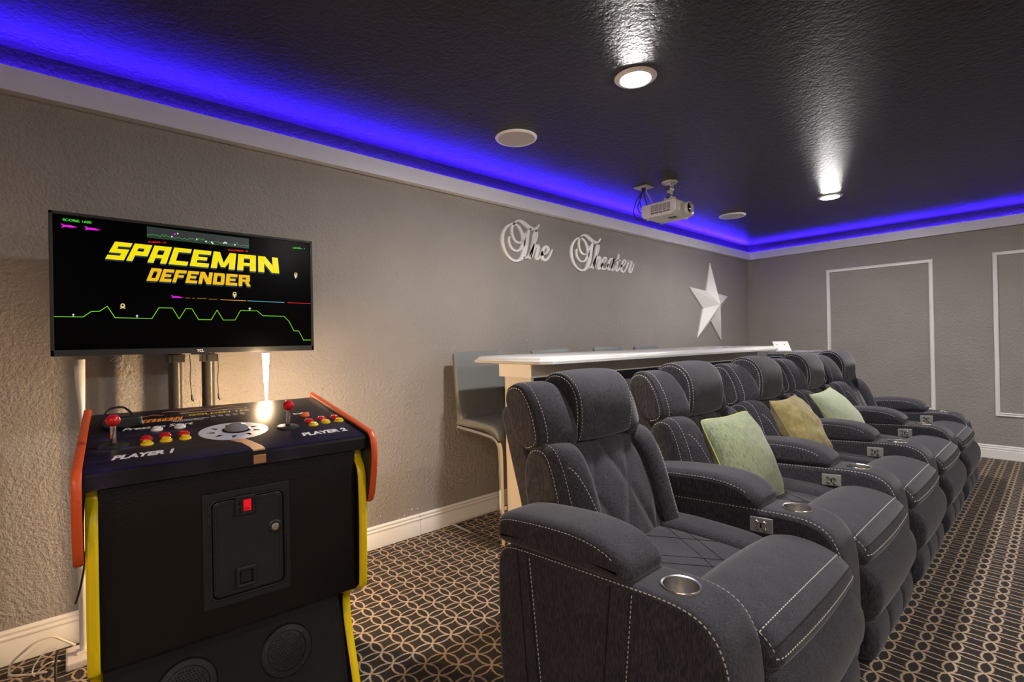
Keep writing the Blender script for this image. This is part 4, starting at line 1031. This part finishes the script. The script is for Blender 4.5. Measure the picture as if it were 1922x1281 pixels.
        for k in range(25):
            u = k/24; w_ = min(1, u*1.15); z = .765-.27*u**1.7
            jf = 4+(len(R)-9)*w_ if s < 0 else len(R)-5-(len(R)-9)*w_
            p_, n_ = surf(jf, z); cv.append(p_); cn.append(n_)
        cv = catmull(cv, 2)
        stitch(st, cv, [cn[min(len(cn)-1,i//2)] for i in range(len(cv))])
    # quilted centre
    nu, nv = 46, 66; vs = []; fs = []
    bot, topp = Vector((1.66-X0,0,.43)), Vector((1.488-X0,0,.85)); ax = (topp-bot); nrm = Vector((ax.z,0,-ax.x)).normalized()
    def dq(u, v):                              # diamond quilting: shallow valleys along two families of lines
        a = (u*1.0+v*.95)*1.95+.25; b = (u*1.0-v*.95)*1.95+.25
        da = abs(a-round(a)); db = abs(b-round(b)); d = min(da, db)
        return .013*min(1, d*4.5)**.55
    for j in range(nv+1):
        for i in range(nu+1):
            u, v = i/nu*2-1, j/nv; crown = .012*(1-u*u)
            top_roll = -.05*max(0,(v-.88)/.12)**2
            q = bot+ax*v+nrm*(dq(u*.5,v*.55)+crown+top_roll-.012+.03*math.sin(v*math.pi)*.5); vs.append((q.x, u*(.2+.004*v), q.z))
    fs = [(j*(nu+1)+i,j*(nu+1)+i+1,(j+1)*(nu+1)+i+1,(j+1)*(nu+1)+i) for j in range(nv) for i in range(nu)]
    mb = MB().add(vs, fs)
    k0 = len(mb.v); rim = [i for i in range(nu+1)]+[j*(nu+1)+nu for j in range(1,nv+1)]+[nv*(nu+1)+i for i in range(nu-1,-1,-1)]+[j*(nu+1) for j in range(nv-1,0,-1)]
    bk = [tuple(Vector(mb.v[i])-nrm*.1) for i in rim]; mb.v += bk; n = len(rim)
    mb.f += [(rim[i],rim[(i+1)%n],k0+(i+1)%n,k0+i) for i in range(n)]+[tuple(k0+i for i in range(n-1,-1,-1))]
    P.append(('quilted_panel', mb.mesh('quilted_panel', M_FAB, 70), []))
    # headrest roll and its two ears
    HR = px([(1.518,.842),(1.532,.90),(1.532,.97),(1.517,1.03),(1.478,1.077),(1.425,1.098),(1.37,1.092),(1.33,1.06),(1.315,1.015),(1.345,.955),(1.39,.875),(1.44,.836),(1.485,.829)])
    mb = MB(); R, N = puffy(mb, HR, -.172, .18, .022, .008, dense=5, mid=8); P.append(('headrest', mb.mesh('headrest', M_FAB, 60), []))
    gr = MB()
    for j in (1, 3, len(R)-4, len(R)-2):
        idx = [i for i in range(len(N)) if N[i].x > -.75 and N[i].z > -.8 and (N[i].x > -.2 or N[i].z > .3)]; idx.sort(key=lambda i: math.atan2(R[j][i].z-.96, R[j][i].x-(1.45-X0)))
        stitch(st, [R[j][i] for i in idx], [(N[i]+Vector((0,(-.5 if j < 6 else .5),0))).normalized() for i in idx])
    for j in (2, len(R)-3):
        idx = [i for i in range(len(N)) if N[i].x > -.75 and N[i].z > -.8 and (N[i].x > -.2 or N[i].z > .3)]; idx.sort(key=lambda i: math.atan2(R[j][i].z-.96, R[j][i].x-(1.45-X0)))
        P.append(('headrest_piping', MB().tube([R[j][i] for i in idx], .0022, 6).mesh('headrest_piping', M_SEAM, 60), []))
    EA = px([(1.485,.808),(1.522,.838),(1.523,.885),(1.495,.955),(1.455,1.012),(1.41,1.05),(1.345,1.062),(1.285,1.042),(1.262,.995),(1.285,.93),(1.345,.835),(1.42,.80)])
    ep = MB()
    for s in (-1, 1):
        y0, y1 = (-.328,-.16) if s < 0 else (.165,.328)
        mb = MB(); R, N = puffy(mb, EA, y0, y1, .03, .003, dense=5, warp=back_warp(1.262-X0, .28, .2, .13)); P.append(('headrest_ear', mb.mesh('headrest_ear', M_FAB, 60), []))
        for jj, kind in ((1,'s'),(2,'p'),(4,'s')):
            j = jj if s < 0 else len(R)-1-jj
            idx = [i for i in range(len(N)) if N[i].x > -.1 or N[i].z > .5]; idx.sort(key=lambda i: math.atan2(R[j][i].z-.93, R[j][i].x-(1.40-X0)))
            if kind == 's': stitch(st, [R[j][i] for i in idx], [(N[i]+Vector((0,s*(.8 if jj < 3 else .1),0))).normalized() for i in idx])
            else: P.append(('ear_piping', MB().tube([R[j][i] for i in idx], .002, 6).mesh('ear_piping', M_SEAM, 60), []))
    return P, st
RP_, RST = recliner_meshes()
FAR, FST = arm_meshes(SW, -1, False)
LAST, LST = arm_meshes(SW, -1, False)
NEAR, NST = arm_meshes(-SW-AW, 1, True)
ST_BODY = RST.mesh('stitching', M_STITCH); ST_FAR = FST.mesh('stitching', M_STITCH); ST_NEAR = NST.mesh('stitching', M_STITCH)
RL = ['charcoal fabric recliner nearest the camera, empty seat', 'second charcoal recliner, with the blue-green pillow', 'middle charcoal recliner, with the olive pillow', 'fourth charcoal recliner, with the pale green pillow', 'farthest charcoal recliner, empty, beside the far wall']
def put(parts, t):
    for nm, me, subs in parts:
        o = link(bpy.data.objects.new(nm, me), t)
        for sn, sm_ in subs: link(bpy.data.objects.new(sn, sm_), o)
for i in range(5):
    t = empty('recliner', (X0, YC0+PITCH_Y*i, 0), RL[i], 'recliner', 'row of theatre recliners')
    put(RP_, t); put(FAR, t)
    for me in (ST_BODY, ST_FAR): link(bpy.data.objects.new('stitching', me), t)['kind'] = 'stuff'
    if i == 0:
        put(NEAR, t); link(bpy.data.objects.new('stitching', ST_NEAR), t)['kind'] = 'stuff'

# ------------------------------------------------------------------ pillows
def pillow(TL, TR, BR, th, material, piping, label, seed, crease, rnd_=.06):
    TL, TR, BR = Vector(TL), Vector(TR), Vector(BR)
    c = (TL+BR)/2; ux = (TR-TL).normalized(); uz = (TR-BR); uz = (uz-ux*uz.dot(ux)).normalized(); uy = ux.cross(uz)
    if uy.dot(CAM-c) < 0: uy = -uy
    w = (TR-TL).length*.5; h = (TR-BR).length*.5
    rr = random.Random(seed); ph = [rr.uniform(0,6) for _ in range(6)]
    n = 36
    def P(a, b, s):
        ea, eb = 1-a*a, 1-b*b
        X = a*w*(1-.075*eb*abs(a)**2.2); Z = b*h*(1-.075*ea*abs(b)**2.2)
        t_ = max(0, ea*eb)**.5*th*.5
        wr = crease*(math.sin(b*9+a*3+ph[0])*.5+math.sin(a*7-b*5+ph[1])*.5+math.sin(a*13+b*11+ph[2])*.3)*(abs(a)**2+.25)*max(0,ea*eb)**.3
        X *= 1-rnd_*b**6; Z *= 1-rnd_*a**6
        return ux*X+uz*Z+uy*(s*t_+wr)
    t = empty('throw_pillow', c, label, 'pillow', 'throw pillows on the recliners')
    mb = MB(); vs = []; fs = []
    for s in (1, -1):
        k = len(vs)
        for j in range(n+1):
            for i in range(n+1):
                a = math.sin((i/n*2-1)*math.pi/2); b = math.sin((j/n*2-1)*math.pi/2); vs.append(P(a, b, s))
        fs += [(k+j*(n+1)+i,k+j*(n+1)+i+1,k+(j+1)*(n+1)+i+1,k+(j+1)*(n+1)+i) for j in range(n) for i in range(n)]
    mb.add(vs, fs); me = mb.mesh('cover', material, None)
    bm = bmesh.new(); bm.from_mesh(me); bmesh.ops.remove_doubles(bm, verts=bm.verts, dist=.0006); bmesh.ops.recalc_face_normals(bm, faces=bm.faces); bm.to_mesh(me); bm.free(); me.shade_smooth()
    link(bpy.data.objects.new('cover', me), t)
    seq = [(-1+2*i/24, 1) for i in range(24)]+[(1, 1-2*i/24) for i in range(24)]+[(1-2*i/24, -1) for i in range(24)]+[(-1, -1+2*i/24) for i in range(24)]
    pts = [P(a, b, 0) for a, b in seq]; pts.append(pts[0])
    MB().tube(pts, .0042, 7, False).build('piping', piping, t, smooth=60)
M_PL1 = pillow_mat('blue_green_chenille', [(.33,(.09,.15,.14)),(.45,(.2,.28,.2)),(.54,(.36,.36,.18)),(.66,(.3,.4,.32))], (1,5,.35))
M_PL2 = pillow_mat('olive_velvet', [(.3,(.2,.15,.05)),(.5,(.33,.27,.11)),(.7,(.45,.39,.2))], (.25,.25,.25))
M_PL3 = pillow_mat('pale_green_chenille', [(.3,(.25,.34,.26)),(.5,(.42,.5,.36)),(.62,(.5,.5,.26)),(.7,(.52,.62,.5))], (.8,4,.5))
M_PIP1 = mat('lime_piping', (.45,.46,.18), .8); M_PIP2 = mat('olive_piping', (.36,.31,.12), .8)
pillow((1.60,2.23,.835),(1.672,2.61,.85),(1.868,2.63,.455), .2, M_PL1, M_PIP1, 'blue-green chenille pillow standing on the second recliner', 1, .006)
pillow((1.595,3.13,.84),(1.62,3.48,.85),(1.83,3.49,.47), .2, M_PL2, M_PIP2, 'olive velvet pillow, crumpled, on the middle recliner', 2, .014, 0)
pillow((1.56,3.94,.81),(1.585,4.33,.835),(1.84,4.34,.47), .2, M_PL3, M_PIP1, 'pale green pillow on the fourth recliner', 3, .006, .01)
